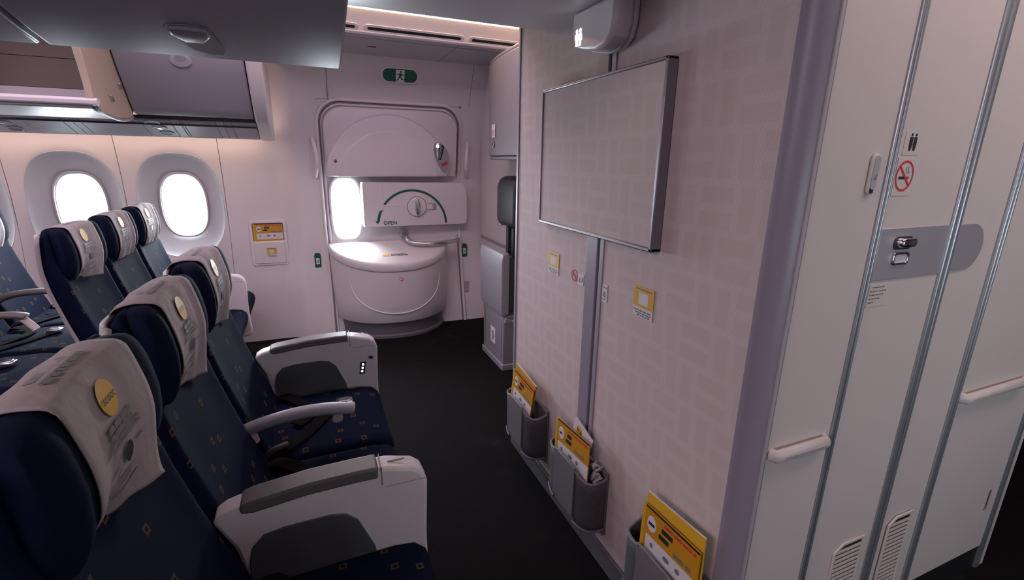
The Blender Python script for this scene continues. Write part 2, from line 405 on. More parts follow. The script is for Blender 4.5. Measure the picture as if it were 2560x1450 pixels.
# ---- ceiling over the door: soffit, slotted air panel, warm cove light
soff = struct(box('ceiling_soffit', -.19, 1.46, 3.30, 4.02, 2.146, 2.17, 'ceiling_grey', bevel=.002))
Fs = Frame((0, 0, 2.146), (1, 0, 0), (0, -1, 0))   # facing down
Fs = Frame((0, 0, 2.1455), (1, 0, 0), (0, -1, 0)); Fs.n = Vector((0, 0, -1))
Fs.rect('seam', .992, .996, -3.93, -3.33, 'seal', soff, t=.001); Fs.rect('seam', -.19, 1.46, -3.395, -3.391, 'seal', soff, t=.001)
Fs.poly('catch', rrect(.47, -3.62, .028, .012, .008), 'black', soff, t=.002)
vent = root('air_outlet_panel', (.6, 3.25, 2.146), 'white ceiling panel with long black air slots above the exit door', 'air vent')
pan = [(3.318, 2.146), (3.318, 2.160), (3.30, 2.176), (3.165, 2.272), (3.15, 2.272), (3.28, 2.165), (3.29, 2.146)]
pan = [(3.30, 2.146), (3.315, 2.152), (3.315, 2.175), (3.195, 2.262), (3.175, 2.252), (3.278, 2.172), (3.285, 2.155)]
prism('panel', pan, 'x', -.22, 1.46, 'white', vent, bevel=.002)
Fv = Frame((0, 3.279, 2.169), (1, 0, 0), (0, -.103, .080)); Fv.n = -Fv.u.cross(Fv.v) if Fv.u.cross(Fv.v).y > 0 else Fv.u.cross(Fv.v)
for x0, x1 in ((-.19, .335), (.405, .99), (1.06, 1.45)):
    h0 = .006
    Fv.ring('slot_rim', rrect((x0+x1)/2, .012, (x1-x0)/2+.020, .026, .025), rrect((x0+x1)/2, .012, (x1-x0)/2, .0115, .011), 'white_gloss', vent, h=0, t=.004)
    Fv.poly('slot', rrect((x0+x1)/2, .012, (x1-x0)/2, .012, .0115), 'black', vent, h=0, t=.002)
cl = tag(box('cove_light', -.22, 1.46, 3.150, 3.170, 2.256, 2.300, 'glow_warm', bevel=.003), 'warm glowing light strip in the ceiling cove above the exit', 'light strip')
struct(prism('ceiling_cove', [(3.14, 2.33), (3.22, 2.33), (3.3, 2.36), (3.3, 2.40), (2.9, 2.40), (2.9, 2.34)], 'x', -.3, 1.46, 'white'))
# ---- grey lowered ceiling in front of the lavatory bulkhead
pod = [(2.155, 2.036), (2.10, 2.010), (2.02, 1.974), (1.92, 1.932), (1.8, 1.896), (1.62, 1.862), (1.4, 1.852), (1.1, 1.852), (.9, 1.90), (.78, 2.0), (.74, 2.12), (.74, 2.39), (2.1, 2.39), (2.155, 2.12)]
podo = struct(prism('ceiling_panel', pod, 'x', .125, .875, 'ceiling_grey', smooth=40))


# ---- lavatory bulkhead facing the seats
BX = .87
wall_front = root('wall_front', (BX, 1.35, 0), kind='structure')
box('panel_far', BX, BX+.03, 1.40, 2.012, .0, 2.05, 'wallpaper', wall_front, bevel=.002)
box('panel_near', BX, BX+.03, .702, 1.30, .0, 2.05, 'wallpaper', wall_front, bevel=.002)
chn = root('trim_1', (BX, 1.35, 0), kind='structure')
box('channel', BX-.004, BX+.03, 1.335, 1.402, .0, 2.05, 'trim_purple', chn, bevel=.003)
box('channel', BX+.004, BX+.03, 1.318, 1.338, .0, 2.05, 'grey_dark', chn, bevel=.001)
box('channel', BX-.004, BX+.03, 1.296, 1.320, .0, 2.05, 'grey', chn, bevel=.003)
e = struct(prism('trim_2', [(BX-.006, 2.008), (BX-.006, 2.026), (BX+.004, 2.034), (BX+.06, 2.034), (BX+.06, 2.008)], 'z', 0, 2.05, 'grey', bevel=.002))
# rounded corner post between bulkhead and side wall
LY = .66
cpts = [(BX-.006, .706), (BX-.006, .700)]+[(BX+.040-.046*math.sin(math.radians(a)), .700-.042*math.cos(math.radians(a))) for a in range(90, -1, -10)]+[(BX+.05, LY-.002), (BX+.05, LY+.03), (BX+.03, .706)]
struct(prism('trim_3', cpts, 'z', 0, 2.4, 'trim_purple', smooth=40))
box('corner_bead', BX+.0345, BX+.044, LY-.0055, LY+.002, 0, 2.4, 'grey_light', bpy.data.objects['trim_3'], bevel=.002)
struct(box('baseboard_front', BX-.010, BX+.01, .75, 2.03, 0, .085, 'baseboard', bevel=.003))
struct(box('wall_lavatory_far', BX+.035, 2.15, 2.006, 2.03, 0, CEIL, 'lav_panel', bevel=0))
struct(box('wall_lavatory_top', BX+.001, BX+.05, .70, 2.03, 2.05, CEIL, 'ceiling_grey', bevel=0))
# ---- lavatory side wall on the near aisle, with the folding door
wl = root('wall_lavatory', (1.5, LY, 0), kind='structure')
box('panel', .920, 1.136, LY, LY+.03, .1, CEIL, 'lav_panel', wl, bevel=.003)
box('panel', 1.69, 2.138, LY, LY+.03, .1, CEIL, 'lav_panel', wl, bevel=.003)
box('kick_strip', .920, 2.14, LY+.004, LY+.03, 0, .1, 'black', wl, bevel=.002)
box('end_strip', 2.138, 2.165, LY-.006, LY+.035, 0, CEIL, 'alu', wl, bevel=.006)
Fl = Frame((0, LY, 0), (1, 0, 0), (0, 0, 1))
Fl.ring('slot_rim', rrect(2.077, .315, .010, .045, .008), rrect(2.077, .315, .005, .040, .0045), 'grey_light', wl, t=.002); Fl.poly('slot', rrect(2.077, .315, .0052, .040, .0045), 'black', wl, t=.001)
Fl.rect('end_panel', 2.166, 2.20, 0, CEIL, 'lav_panel', wl, h=-.6, t=.6)
d2 = root('door_2', (1.4, LY, 0), kind='structure')
def rail(name, x0, x1, par):
    xm = (x0+x1)/2; g = .0022
    box(name, x0, xm-g, LY-.006, LY+.02, .02, CEIL, 'alu', par, bevel=.004, seg=3)
    box(name, xm+g, x1, LY-.006, LY+.02, .02, CEIL, 'alu', par, bevel=.004, seg=3)
    box('rail_groove', xm-g, xm+g, LY-.002, LY+.02, .02, CEIL, 'rubber', par, bevel=0)
rail('door_rail', 1.136, 1.156, d2); rail('door_rail', 1.426, 1.464, d2); rail('door_rail', 1.663, 1.690, d2)
pa = box('door_panel', 1.156, 1.426, LY, LY+.025, .02, CEIL, 'lav_panel', d2, bevel=.003)
pb = box('door_panel', 1.464, 1.663, LY+.002, LY+.025, .02, CEIL, 'lav_panel', d2, bevel=.003)
def grille(x0, x1, z0, z1, par):
    c = .022; o = [(x0, z0), (x1, z0), (x1, z1), (x0+c*1.5, z1), (x0, z1-c)]; w = .010
    i = [(x0+w, z0+w), (x1-w, z0+w), (x1-w, z1-w), (x0+c*1.5+w*.5, z1-w), (x0+w, z1-c-w*.5)]
    g = Fl.ring('vent_frame', o, i, 'lav_panel', par, t=.005, bevel=.002)
    Fl.poly('vent_backing', i, 'black', g, t=.0006)
    z = z0+w+.002; me = None
    while z < z1-w-.008:
        lx = x0+w if z < z1-c-w*.5-.006 else x0+w+(z-(z1-c-w*.5-.006))*1.35
        box('slat', lx, x1-w, LY-.0035, LY-.0005, z, z+.0075, 'lav_panel', g, bevel=0); z += .0155
grille(1.262, 1.392, .14, .402, d2); grille(1.498, 1.612, .14, .418, d2)
# handle plate and lock
Fl.rect('handle_plate', 1.160, 1.425, 1.168, 1.288, 'plate_steel', d2, t=.003, bevel=.001)
pts = [(1.468, 1.170), (1.50, 1.170)]+[(1.53+.062*math.cos(math.radians(a)), 1.229+.059*math.sin(math.radians(a))) for a in range(-75, 91, 12)]+[(1.468, 1.288)]
Fl.poly('handle_plate', pts, 'plate_steel', d2, h=-.001, t=.003, bevel=.001)
kn = Fl.pillow('lock_slide', rrect(1.252, 1.2545, .030, .0105, .009), .014, 'chrome', d2, h=.003, ins=.006)
Fl.poly('lock_recess', rrect(1.248, 1.253, .036, .015, .013), 'print_black', d2, h=.003, t=.0006)
Fl.ring('indicator_rim', rrect(1.2485, 1.2165, .030, .015, .009), rrect(1.2485, 1.2165, .023, .0095, .005), 'chrome', d2, h=.003, t=.004, bevel=.0015)
Fl.poly('indicator', rrect(1.2485, 1.2165, .0235, .010, .005), 'paper', d2, h=.003, t=.001)

# ---- crew-seat partition beyond the lavatory
wp = root('wall_partition', (1.43, 3.4, 0), kind='structure')
box('panel', 1.42, 1.45, 2.70, 4.12, 0, 2.146, 'white', wp, bevel=.003)
box('band', 1.415, 1.43, 2.70, 4.12, .735, .765, 'grey', wp, bevel=.003)
box('kick_strip', 1.414, 1.43, 2.70, 4.05, 0, .13, 'baseboard', wp, bevel=.002)
# ================================================================== FAR AISLE LIGHT STRIP (above the bins) AND ADDED FILL LIGHTS
tag(box('ceiling_light', -3.0, 1.4, 2.28, 2.72, CEIL-.03, CEIL-.001, 'glow_far', bevel=.004), 'long ceiling light strip over the far aisle', 'light strip')
tag(box('ceiling_light', -3.15, -1.7, -.9, .35, CEIL-.03, CEIL-.001, 'glow_fill_rear', bevel=.004), 'added unseen fill light panel on the ceiling behind the camera', 'light strip')  # added fill panel out of view, set far back to light the bulkhead
tag(box('ceiling_light', .95, 2.6, -.05, .32, CEIL-.03, CEIL-.001, 'glow_fill_lav', bevel=.004), 'added unseen fill light on the ceiling brightening the lavatory wall', 'light strip')  # added fill strip out of view, brightens the upper lavatory side wall
# ================================================================== EXIT DOOR
d1 = root('door_1', (.66, 4.12, 0), kind='structure')
WCX, WCZ = .268, 1.015
ring_panel('door_lining', DX0-.03, DX1+.03, 0, DTOP+.03, WCX, WCZ, .11, .25, [(.112, .248, .05), (.118, .254, .012), (.124, .262, .008)], 'white', d1, lambda x, z: wallY(z)-.035, pw=3.6)
Fw = Frame((WCX, 4.20, WCZ), (1, 0, 0), (0, 0, 1))
def sq(a, b, pw=3.6): return [(a*abs(math.cos(t))**(2/pw)*math.copysign(1, math.cos(t)), b*abs(math.sin(t))**(2/pw)*math.copysign(1, math.sin(t))) for t in [2*math.pi*(k+.5)/48 for k in range(48)]]
wf = Fw.ring('window_bezel', sq(.128, .264), sq(.110, .246), 'white_gloss', d1, h=.0, t=.024, bevel=.004)
Fw.poly('window_pane', sq(.114, .25), 'glass', d1, h=-.03, t=.004)
def arch(ins, r=.17, n=10):
    x0, x1, zt = DX0+ins, DX1-ins, DTOP-ins
    P = [(x0, .0+i*.12) for i in range(14) if i*.12 < zt-r]+[(x0+r-r*math.cos(math.radians(a)), zt-r+r*math.sin(math.radians(a))) for a in range(0, 91, 9)]
    P += [(x0+r+(x1-x0-2*r)*i/8, zt) for i in range(1, 8)]
    P += [(x1-r+r*math.sin(math.radians(a)), zt-r+r*math.cos(math.radians(a))) for a in range(0, 91, 9)]
    return P+[(x1, zt-r-i*.12) for i in range(1, 15) if zt-r-i*.12 > 0]+[(x1, 0)]
tube('door_frame', [(x, wallY(z)-.047, z) for x, z in arch(0)], .013, 'white_gloss', d1, n=10, smoothn=0, flat=(.013, .016), up=(0, 1, 0))
tube('door_seal', [(x, wallY(z)-.040, z) for x, z in arch(.018, .155)], .006, 'seal', d1, n=8, smoothn=0, up=(0, 1, 0))
tube('door_edge', [(x, wallY(z)-.036, z) for x, z in arch(.032, .145)], .010, 'white', d1, n=8, smoothn=0, up=(0, 1, 0))
# upper cover with the raised dome
Fu = Frame((0, 4.155, 1.284), (1, 0, 0), (0, -.085, .52))
r_ = .15; top = .525
cov = [(.132, 0), (1.188, 0), (1.188, top-r_)]+[(1.188-r_+r_*math.cos(math.radians(a)), top-r_+r_*math.sin(math.radians(a))) for a in range(0, 91, 10)]+[(.132+r_-r_*math.sin(math.radians(a)), top-r_+r_*math.cos(math.radians(a))) for a in range(0, 91, 10)]
Fu.pillow('upper_cover', cov, .050, 'white', d1, ins=.02)
dome = [(.132, 0.004), (1.105, .004)]+[(.618+.487*math.cos(math.radians(a)), .01+.478*math.sin(math.radians(a))) for a in range(3, 178, 5)]
do = Fu.pillow('dome', dome, .048, 'white', d1, h=.045, ins=.045, steps=6, smooth=60)
dome2 = [(.62+.40*math.cos(math.radians(a)), .01+.36*math.sin(math.radians(a))) for a in range(0, 181, 5)]
Fu.pillow('dome_swell', dome2, .012, 'white', do, h=.088, ins=.05, smooth=60)
Fu.poly('screw', ell(.205, .13, .013, .013, 16), 'steel', do, h=.094, t=.003); Fu.poly('screw_socket', ell(.207, .126, .006, .006, 12), 'black', do, h=.097, t=.001)
# indicator port
ib = 1.0
tear = [(.990, .292), (.9805, .235), (.992, .17), (1.02, .10), (1.052, .052), (1.068, .036), (1.085, .055), (1.097, .11), (1.098, .17), (1.083, .225), (1.055, .268), (1.02, .290)]
tear = [(1.043+(a-1.043)*1.18, b) for a, b in tear]
def scl(P, k, c=(1.043, .17)): return [(c[0]+(p[0]-c[0])*k, c[1]+(p[1]-c[1])*k) for p in P]
port = Fu.poly('indicator_port', scl(tear, 1.09), 'white_gloss', d1, h=.05, t=.047, bevel=.004)
Fu.poly('port_well', tear, 'grey', port, h=.0975, t=.001)
Fu.pillow('chrome_cover', [(.990, .288), (.982, .235), (.993, .172), (1.005, .145), (1.022, .16), (1.036, .285), (1.02, .289)], .008, 'chrome', port, h=.098, ins=.012)
Fu.poly('lever', [(1.018, .155), (1.034, .150), (1.058, .262), (1.040, .275)], 'black', port, h=.099, t=.006); Fu.poly('lever_shine', [(1.022, .17), (1.029, .168), (1.046, .255), (1.037, .262)], 'chrome', port, h=.105, t=.002)
Fu.poly('red_mark', [(1.040, .098), (1.090, .112), (1.094, .142), (1.044, .126)], 'red', port, h=.099, t=.001)
Fu.poly('port_glow_dot', ell(1.003, .262, .012, .013, 16), 'glow_small', port, h=.106, t=.002)  # small glowing white disc on the chrome cover
# handle panel
Fh = Frame((0, 4.185, 0), (1, 0, 0), (0, 0, 1))
hp = [(.392, .872), (1.245, .872), (1.268, .885), (1.278, .93), (1.276, 1.12), (1.262, 1.19), (1.235, 1.232), (.392, 1.236), (.386, 1.22), (.386, .888)]
hpo = Fh.pillow('handle_panel', hp, .105, 'white', d1, ins=.010)
H = .1055
Fh.rect('panel_seam', .5525, .5545, .876, 1.232, 'grey_light', hpo, h=H, t=.0006); Fh.rect('panel_seam', .556, .70, 1.035, 1.037, 'grey_light', hpo, h=H, t=.0006)
ac = (.792, .880); R1, R2 = .298, .279
Fh.band('green_arc', ell(*ac, R1, R1, 30, 2, 143), ell(*ac, R2, R2, 30, 2, 143), 'green', hpo, h=H, t=.0008)
Fh.band('green_arrow_tail', ell(*ac, R1, R1, 8, 156, 172), ell(*ac, R2-.002, R2-.002, 8, 152, 172), 'green', hpo, h=H, t=.0008)
Fh.poly('green_arrow_head', [(.483, .920), (.523, .926), (.500, .893)], 'green', hpo, h=H, t=.0008)
Fh.text('open_lettering', 'OPEN', .043, .603, .901, 'green', hpo, h=H+.001)
Fh.poly('handle_well', ell(.832, 1.031, .086, .088, 32), 'seal', hpo, h=H, t=.001); Fh.pillow('handle_disc', ell(.832, 1.031, .080, .082, 32), .012, 'white_gloss', hpo, h=H, ins=.02)
Fh.ring('handle_rim', ell(.832, 1.031, .094, .096, 32), ell(.832, 1.031, .085, .087, 32), 'white_gloss', hpo, h=H-.002, t=.005, bevel=.0015)
Fh.pillow('handle_lever', [(.832+.021*math.cos(t), 1.031+.077*math.sin(t)) for t in np.linspace(0, 2*math.pi, 20, endpoint=False)], .026, 'steel', hpo, h=H+.008, ins=.010)
Fh.ring('latch_rim', rrect(.952, 1.030, .044, .027, .006), rrect(.952, 1.030, .039, .022, .004), 'seal', hpo, h=H, t=.002); Fh.poly('latch', rrect(.938, 1.030, .022, .021, .004), 'white_gloss', hpo, h=H, t=.004, bevel=.001); Fh.poly('latch', rrect(.977, 1.030, .011, .021, .003), 'steel', hpo, h=H, t=.003)
# grab handle
gh = tube('grab_handle', [(.725, 4.17, .80), (.727, 4.08, .785), (.745, 4.02, .752), (.80, 3.985, .735), (.92, 3.965, .730), (1.08, 3.985, .735), (1.17, 4.04, .74), (1.20, 4.15, .745)], .017, 'steel', d1, n=14)
Fh.poly('handle_boot', ell(.725, .80, .036, .040, 20), 'grey_light', gh, h=.0, t=.030, bevel=.008)
# slide bustle
bcx, bhw, bY0, bD = .597, .497, 4.145, .425
def bY(x, k=1.0, p=2.3): u = min(abs((x-bcx)/(bhw*k)), 1); return bY0-(bD-.0-(1-k)*.5)*(1-u**p)**.62
def plan(k, n=40): 
    xs = [bcx+bhw*k*math.sin(math.pi*(i/n-.5)) for i in range(n+1)]; return [(x, bY(x, k)) for x in xs]
def lidz(y): return .742-.115*(bY0-y)/bD
bu = root('slide_bustle', (bcx, 3.9, 0)); bu.parent = d1; bu.location = Vector((bcx, 3.9, 0))-WL[d1.name]
P0 = plan(1.0)
def cap_ring(P, zf): return [(x, y, zf(x, y)) for x, y in P]
loft('bustle_body', [cap_ring(plan(.955), lambda x, y: .135), cap_ring(plan(.968), lambda x, y: .145), cap_ring(plan(.985), lambda x, y: .3), cap_ring(plan(.985), lambda x, y: lidz(y)-.07)], 'white', d1, smooth=50)
loft('bustle_lid', [cap_ring(plan(.975), lambda x, y: lidz(y)-.070), cap_ring(plan(.992), lambda x, y: lidz(y)-.068), cap_ring(P0, lambda x, y: lidz(y)-.058), cap_ring(P0, lambda x, y: lidz(y)-.020), cap_ring(plan(.992), lambda x, y: lidz(y)-.007), cap_ring(plan(.97), lambda x, y: lidz(y))], 'white_gloss', d1, smooth=70)
loft('bustle_base', [cap_ring(plan(.93), lambda x, y: .0), cap_ring(plan(.93), lambda x, y: .02), cap_ring(plan(.90), lambda x, y: .03), cap_ring(plan(.90), lambda x, y: .138)], 'baseboard', d1, smooth=40)
bpy.data.objects.remove(bu)
tube('bustle_ridge', [(bcx+.36*math.cos(math.radians(a)), bY(bcx+.36*math.cos(math.radians(a)), .985)+.001, .50-.285*math.sin(math.radians(a))**.8 if 0 < a < 180 else .50) for a in range(0, 181, 6)], .006, 'white_gloss', d1, n=8, smoothn=0, up=(0, 1, 0))
xx = .575; Fb = Frame((xx, bY(xx, .985)-.001, .45), (1, 0, 0), (0, 0, 1))
Fb.poly('round_sticker', ell(.04, .05, .015, .015, 18), 'red', d1, t=.001); Fb.poly('round_sticker_face', ell(.04, .05, .011, .011, 18), 'print_white', d1, h=.001, t=.0006); Fb.poly('round_sticker_mark', [(.031, .058), (.034, .060), (.049, .042), (.046, .040)], 'red', d1, h=.0016, t=.0005)
# prints on the bustle lid (lid plane)
Ft = Frame((0, 3.93, lidz(3.93)+.001), (1, 0, 0), (0, .425, .115))
Ft.rect('orange_label', .50, .555, -.075, -.045, 'orange', d1, t=.0006)
Ft.lines('lid_lettering', .565, .70, [(-.075, 0, 1), (-.062, 0, 1), (-.049, 0, .9)], .009, 'print_grey', d1)
Ft.lines('lid_lettering', .30, .40, [(-.07, .1, .9), (-.035, .2, 1)], .008, 'seal', d1)
Ft.rect('lid_slot', .205, .27, .105, .113, 'grey_dark', d1, t=.0008)
# items beside the door
def assist(x, lab, lean):
    t = root('assist_handle', (x, 4.1, 1.27), lab, 'grab handle', 'door assist handles')
    y = lambda z: wallY(z)-.047
    Fa = Frame((x, y(1.42)+.01, 1.42), (1, 0, 0), (0, y(1.58)-y(1.26), .32)); Fa.poly('base_plate', rrect(0, 0, .030, .170, .028), 'white', t, t=.012, bevel=.004)
    tube('grip', [(x+lean*.3, y(1.56)-.002, 1.562), (x+lean*.5, y(1.54)-.035, 1.53), (x+lean, y(1.44)-.075, 1.44), (x+lean, y(1.38)-.075, 1.37), (x+lean*.5, y(1.3)-.035, 1.30), (x+lean*.3, y(1.27)-.002, 1.272)], .015, 'white_gloss', t, n=10, up=(1, 0, 0))
    Fa.poly('screw', ell(lean*.2, -.152, .004, .004, 10), 'black', t, h=.013, t=.001)
assist(.045, 'white curved assist handle on the wall left of the exit door', .03)
assist(1.30, 'white curved assist handle on the wall right of the exit door', -.03)
def arming(x, z, lab):
    y = wallY(z)-.047; t = root('door_marker', (x, y, z-.1), lab, 'marker', 'green door markers')
    Fa = Frame((x, y, z), (1, 0, 0), (0, 0, 1))
    Fa.poly('plate', rrect(0, 0, .024, .088, .02), 'green', t, t=.004, bevel=.001)
    Fa.rect('symbol', -.013, .013, -.005, .045, 'print_white', t, h=.004, t=.0008)
    Fa.poly('symbol_mark', [(-.008, .035), (.008, .005), (.004, .003), (-.010, .030)], 'green', t, h=.0049, t=.0005); Fa.poly('symbol_mark', [(.008, .035), (-.008, .005), (-.004, .003), (.010, .030)], 'green', t, h=.0049, t=.0005)
    Fa.poly('foot', rrect(0, -.068, .021, .018, .014), 'grey', t, h=.004, t=.001)
    Fa.poly('screw', ell(.0, -.125, .006, .006, 10), 'seal', t, h=-.001, t=.003)
arming(.016, .585, 'green marker plate on the wall left of the slide bustle'); arming(1.262, .600, 'green marker plate on the wall right of the slide bustle')
Fq = Frame((1.262, wallY(.27)-.046, .27), (1, 0, 0), (0, .02, .3))
wp2 = tag(Fq.poly('wall_placard', rrect(0, 0, .022, .082, .01), 'grey_light', t=.003), 'small upright grey placard low on the wall right of the exit', 'placard')
for zq in (-.05, -.02, .02, .05): Fq.rect('placard_mark', -.010, .010, zq, zq+.006, 'print_grey', wp2, h=.003, t=.0005)
# exit sign
es = root('exit_sign', (.71, 3.95, 1.98), 'green oval exit sign with a running figure above the door', 'exit sign')
zc = 2.035; Fe = Frame((.712, wallY(zc)-.046, zc), (1, 0, 0), (0, -.36, .93))
def stad(a, b): return rrect(0, 0, a, b, b-.001, 8)
Fe.poly('bezel', stad(.148, .060), 'white_gloss', es, t=.010, bevel=.004, seg=3); Fe.poly('plate', stad(.130, .046), 'green', es, h=.010, t=.002)
Fe.rect('doorway', -.032, .032, -.044, .040, 'print_white', es, h=.012, t=.0008)
hman = .0129
Fe.poly('head', ell(.004, .027, .0075, .0075, 14), 'green', es, h=hman, t=.0006)
for pts in ([(-.006, .017), (.012, .018), (.008, -.006), (-.010, -.008)], [(-.006, .016), (-.026, .010), (-.027, .004), (-.004, .006)], [(.010, .017), (.025, .008), (.030, .012), (.022, -.001), (.006, .006)], [(-.010, -.006), (.001, -.006), (-.014, -.032), (-.022, -.041), (-.027, -.036), (-.020, -.026)], [(.0, -.006), (.010, -.006), (.014, -.022), (.038, -.024), (.038, -.030), (.006, -.029)]):
    Fe.poly('limb', pts, 'green', es, h=hman, t=.0006)
# literature pocket on the wall
lp = root('literature_pocket', (-.325, 4.2, .59), 'white wall pocket with rounded frame left of the exit door', 'wall pocket')
Fk = Frame((-.327, wallY(.76)-.004, .76), (1, 0, 0), (0, .03, .33))
Fk.ring('frame', rrect(0, 0, .132, .178, .022), rrect(0, .085, .110, .070, .010), 'white_gloss', lp, h=0, t=.014, bevel=.005, seg=3)
Fk.rect('well', -.112, .112, .014, .158, 'grey_dark', lp, h=-.001, t=.002)
Fk.poly('front_panel', rrect(0, -.075, .112, .085, .012), 'white', lp, h=.012, t=.008, bevel=.003)
def sticker(F, cx, cy, w, hh, name, lab, parent=None, h=.0, grp=None):
    # yellow-framed notice; its printed code is left blank
    t = F.poly(name, [(cx-w, cy-hh*.35), (cx+w, cy-hh*.35), (cx+w, cy+hh), (cx-w, cy+hh)], 'yellow', parent, h=h, t=.0008)
    if lab: tag(t, lab, 'sticker', grp)
    F.rect('blank_square', cx-w*.48, cx+w*.48, cy-hh*.18, cy+hh*.60, 'paper', t, h=h+.0008, t=.0004)
    F.rect('white_strip', cx-w, cx+w, cy-hh, cy-hh*.36, 'paper', t, h=h, t=.0008)
    F.lines('small_print', cx-w*.92, cx+w*.92, [(cy-hh*.62, 0, .95), (cy-hh*.78, .1, 1), (cy-hh*.93, .2, .9)], hh*.09, 'print_grey', t, h=h+.0012)
    F.lines('small_print', cx-w*.8, cx+w*.8, [(cy+hh*.76, 0, 1)], hh*.10, 'print_grey', t, h=h+.0012)
    return t
sticker(Fk, .012, -.075, .035, .038, 'sticker', None, lp, h=.0205)
def brochure(F, cx, cy, w, hh, name, lab, grp, h=0, t=.004):
    b = tag(F.poly(name, [(cx-w, cy-hh), (cx+w, cy-hh), (cx+w, cy+hh), (cx-w, cy+hh)], 'yellow_deep', h=h, t=t), lab, 'safety card', grp); q = h+t
    F.rect('spine', cx-w, cx-w*.88, cy-hh, cy+hh, 'yellow', b, h=q, t=.0004); F.rect('top_band', cx-w*.88, cx+w, cy+hh*.94, cy+hh, 'print_black', b, h=q, t=.0004)
    F.poly('logo_disc', ell(cx-w*.62, cy+hh*.58, w*.17, hh*.22), 'paper', b, h=q, t=.0004)
    F.lines('logo_print', cx-w*.75, cx-w*.49, [(cy+hh*.53, .05, .95)], hh*.08, 'print_black', b, h=q+.0006)
    F.rect('picture_band', cx-w*.80, cx+w, cy-hh*.25, cy+hh*.22, 'paper', b, h=q, t=.0004)
    F.lines('lettering', cx-w*.25, cx+w*.15, [(cy+hh*.60, 0, 1), (cy+hh*.40, -.2, .7)], hh*.13, 'print_black', b, h=q+.0006)
    F.lines('lettering', cx-w*.1, cx+w*.9, [(cy+hh*.30, .3, 1)], hh*.10, 'print_grey', b, h=q+.0006); F.lines('lettering', cx-w*.3, cx+w*.9, [(cy+hh*.80, .1, 1)], hh*.07, 'red', b, h=q+.0006)
    for k, (a, bb) in enumerate(((-.55, .06), (.0, .12), (.4, .08))): F.poly('pictogram', ell(cx+w*a, cy+hh*.02, w*bb, hh*.07, 10), 'print_grey', b, h=q+.0005, t=.0003)
    return b
brochure(Fk, .0, .055, .105, .098, 'safety_card', 'yellow safety card in the white wall pocket by the exit', 'yellow safety cards', h=.002, t=.004)
# ================================================================== CREW SEAT + STOWAGE
cs = root('crew_jump_seat', (1.27, 3.06, 0), 'grey folding crew jump seat with black cushions on the partition', 'jump seat')
box('base_cabinet', 1.145, 1.409, 2.86, 3.27, .035, .40, 'crew_grey', cs, bevel=.008); box('plinth', 1.135, 1.409, 2.85, 3.28, 0, .045, 'grey', cs, bevel=.005)
Fc = Frame((1.144, 0, 0), (0, -1, 0), (0, 0, 1))
Fc.ring('door_line', rrect(-3.06, .22, .17, .14, .02), rrect(-3.06, .22, .167, .137, .018), 'grey', cs, t=.002)
Fc.poly('rescue_placard', rrect(-3.06, .20, .045, .060, .004), 'print_white', cs, t=.001); Fc.poly('rescue_mark', [(-3.09, .22), (-3.05, .235), (-3.03, .19), (-3.06, .155), (-3.085, .17), (-3.07, .20)], 'grey', cs, h=.001, t=.0005)
seat_pan = prism('seat_pan', [(1.125, .405), (1.118, .44), (1.118, .79), (1.128, .832), (1.165, .838), (1.172, .80), (1.172, .42)], 'y', 2.83, 3.27, 'crew_grey', cs, bevel=.006)
prism('seat_pad', [(1.172, .43), (1.172, .81), (1.20, .82), (1.225, .78), (1.235, .50), (1.22, .43)], 'y', 2.85, 3.25, 'leather_black', cs, bevel=.012)
prism('side_arm', [(1.15, .40), (1.20, .37), (1.40, .62), (1.40, .56), (1.22, .345), (1.14, .36)], 'y', 2.825, 2.85, 'crew_grey', cs, bevel=.005); prism('side_arm', [(1.15, .40), (1.20, .37), (1.40, .62), (1.40, .56), (1.22, .345), (1.14, .36)], 'y', 3.25, 3.275, 'crew_grey', cs, bevel=.005)
prism('head_pad', [(1.410, .965), (1.30, .965), (1.262, .98), (1.252, 1.02), (1.252, 1.24), (1.27, 1.29), (1.31, 1.315), (1.410, 1.315)], 'y', 2.97, 3.30, 'leather_black', cs, bevel=.025, seg=4)
prism('head_pad_cover', [(1.410, .99), (1.30, .99), (1.285, 1.02), (1.285, 1.23), (1.31, 1.285), (1.410, 1.285)], 'y', 2.88, 2.968, 'crew_grey', cs, bevel=.02, seg=3)
prism('back_pad', [(1.410, .42), (1.33, .42), (1.33, .95), (1.410, .95)], 'y', 2.87, 3.26, 'leather_black', cs, bevel=.015)
for y in (3.20, 3.10, 2.95): box('harness_strap', 1.300, 1.327, y-.022, y+.022, .62, .96, 'leather_black', cs, bevel=.002)
tube('harness_buckle', [(1.31, 3.26, .975), (1.29, 3.30, .962), (1.30, 3.33, .955)], .007, 'steel', cs, n=8)
box('wall_phone', 1.385, 1.410, 3.315, 3.36, 1.14, 1.26, 'leather_black', cs, bevel=.006); box('phone_key', 1.380, 1.386, 3.328, 3.348, 1.20, 1.235, 'grey', cs, bevel=.002)
ob = root('stowage_box', (1.32, 3.1, 1.42), 'grey wall stowage cabinet mounted above the crew jump seat', 'cabinet')
prof = [(3.43, 1.42), (3.40, 1.232), (3.36, 1.215), (3.2, 1.19), (3.0, 1.172), (2.75, 1.168), (2.62, 1.18), (2.62, 1.42)]
prism('body', [(x, y) for y, x in prof], 'z', 1.452, 2.05, 'crew_grey', ob, bevel=.006, smooth=40)
prism('bottom_cap', [(x+.01, y) for y, x in prof][0:1]+[(x+.008, min(y, 3.42)) for y, x in prof][1:], 'z', 1.425, 1.450, 'grey', ob, bevel=.01, smooth=40)
prism('top_cap', [(x+.006 if x < 1.4 else x, min(y, 3.42)) for y, x in prof], 'z', 2.052, 2.075, 'crew_grey', ob, bevel=.008, smooth=40)
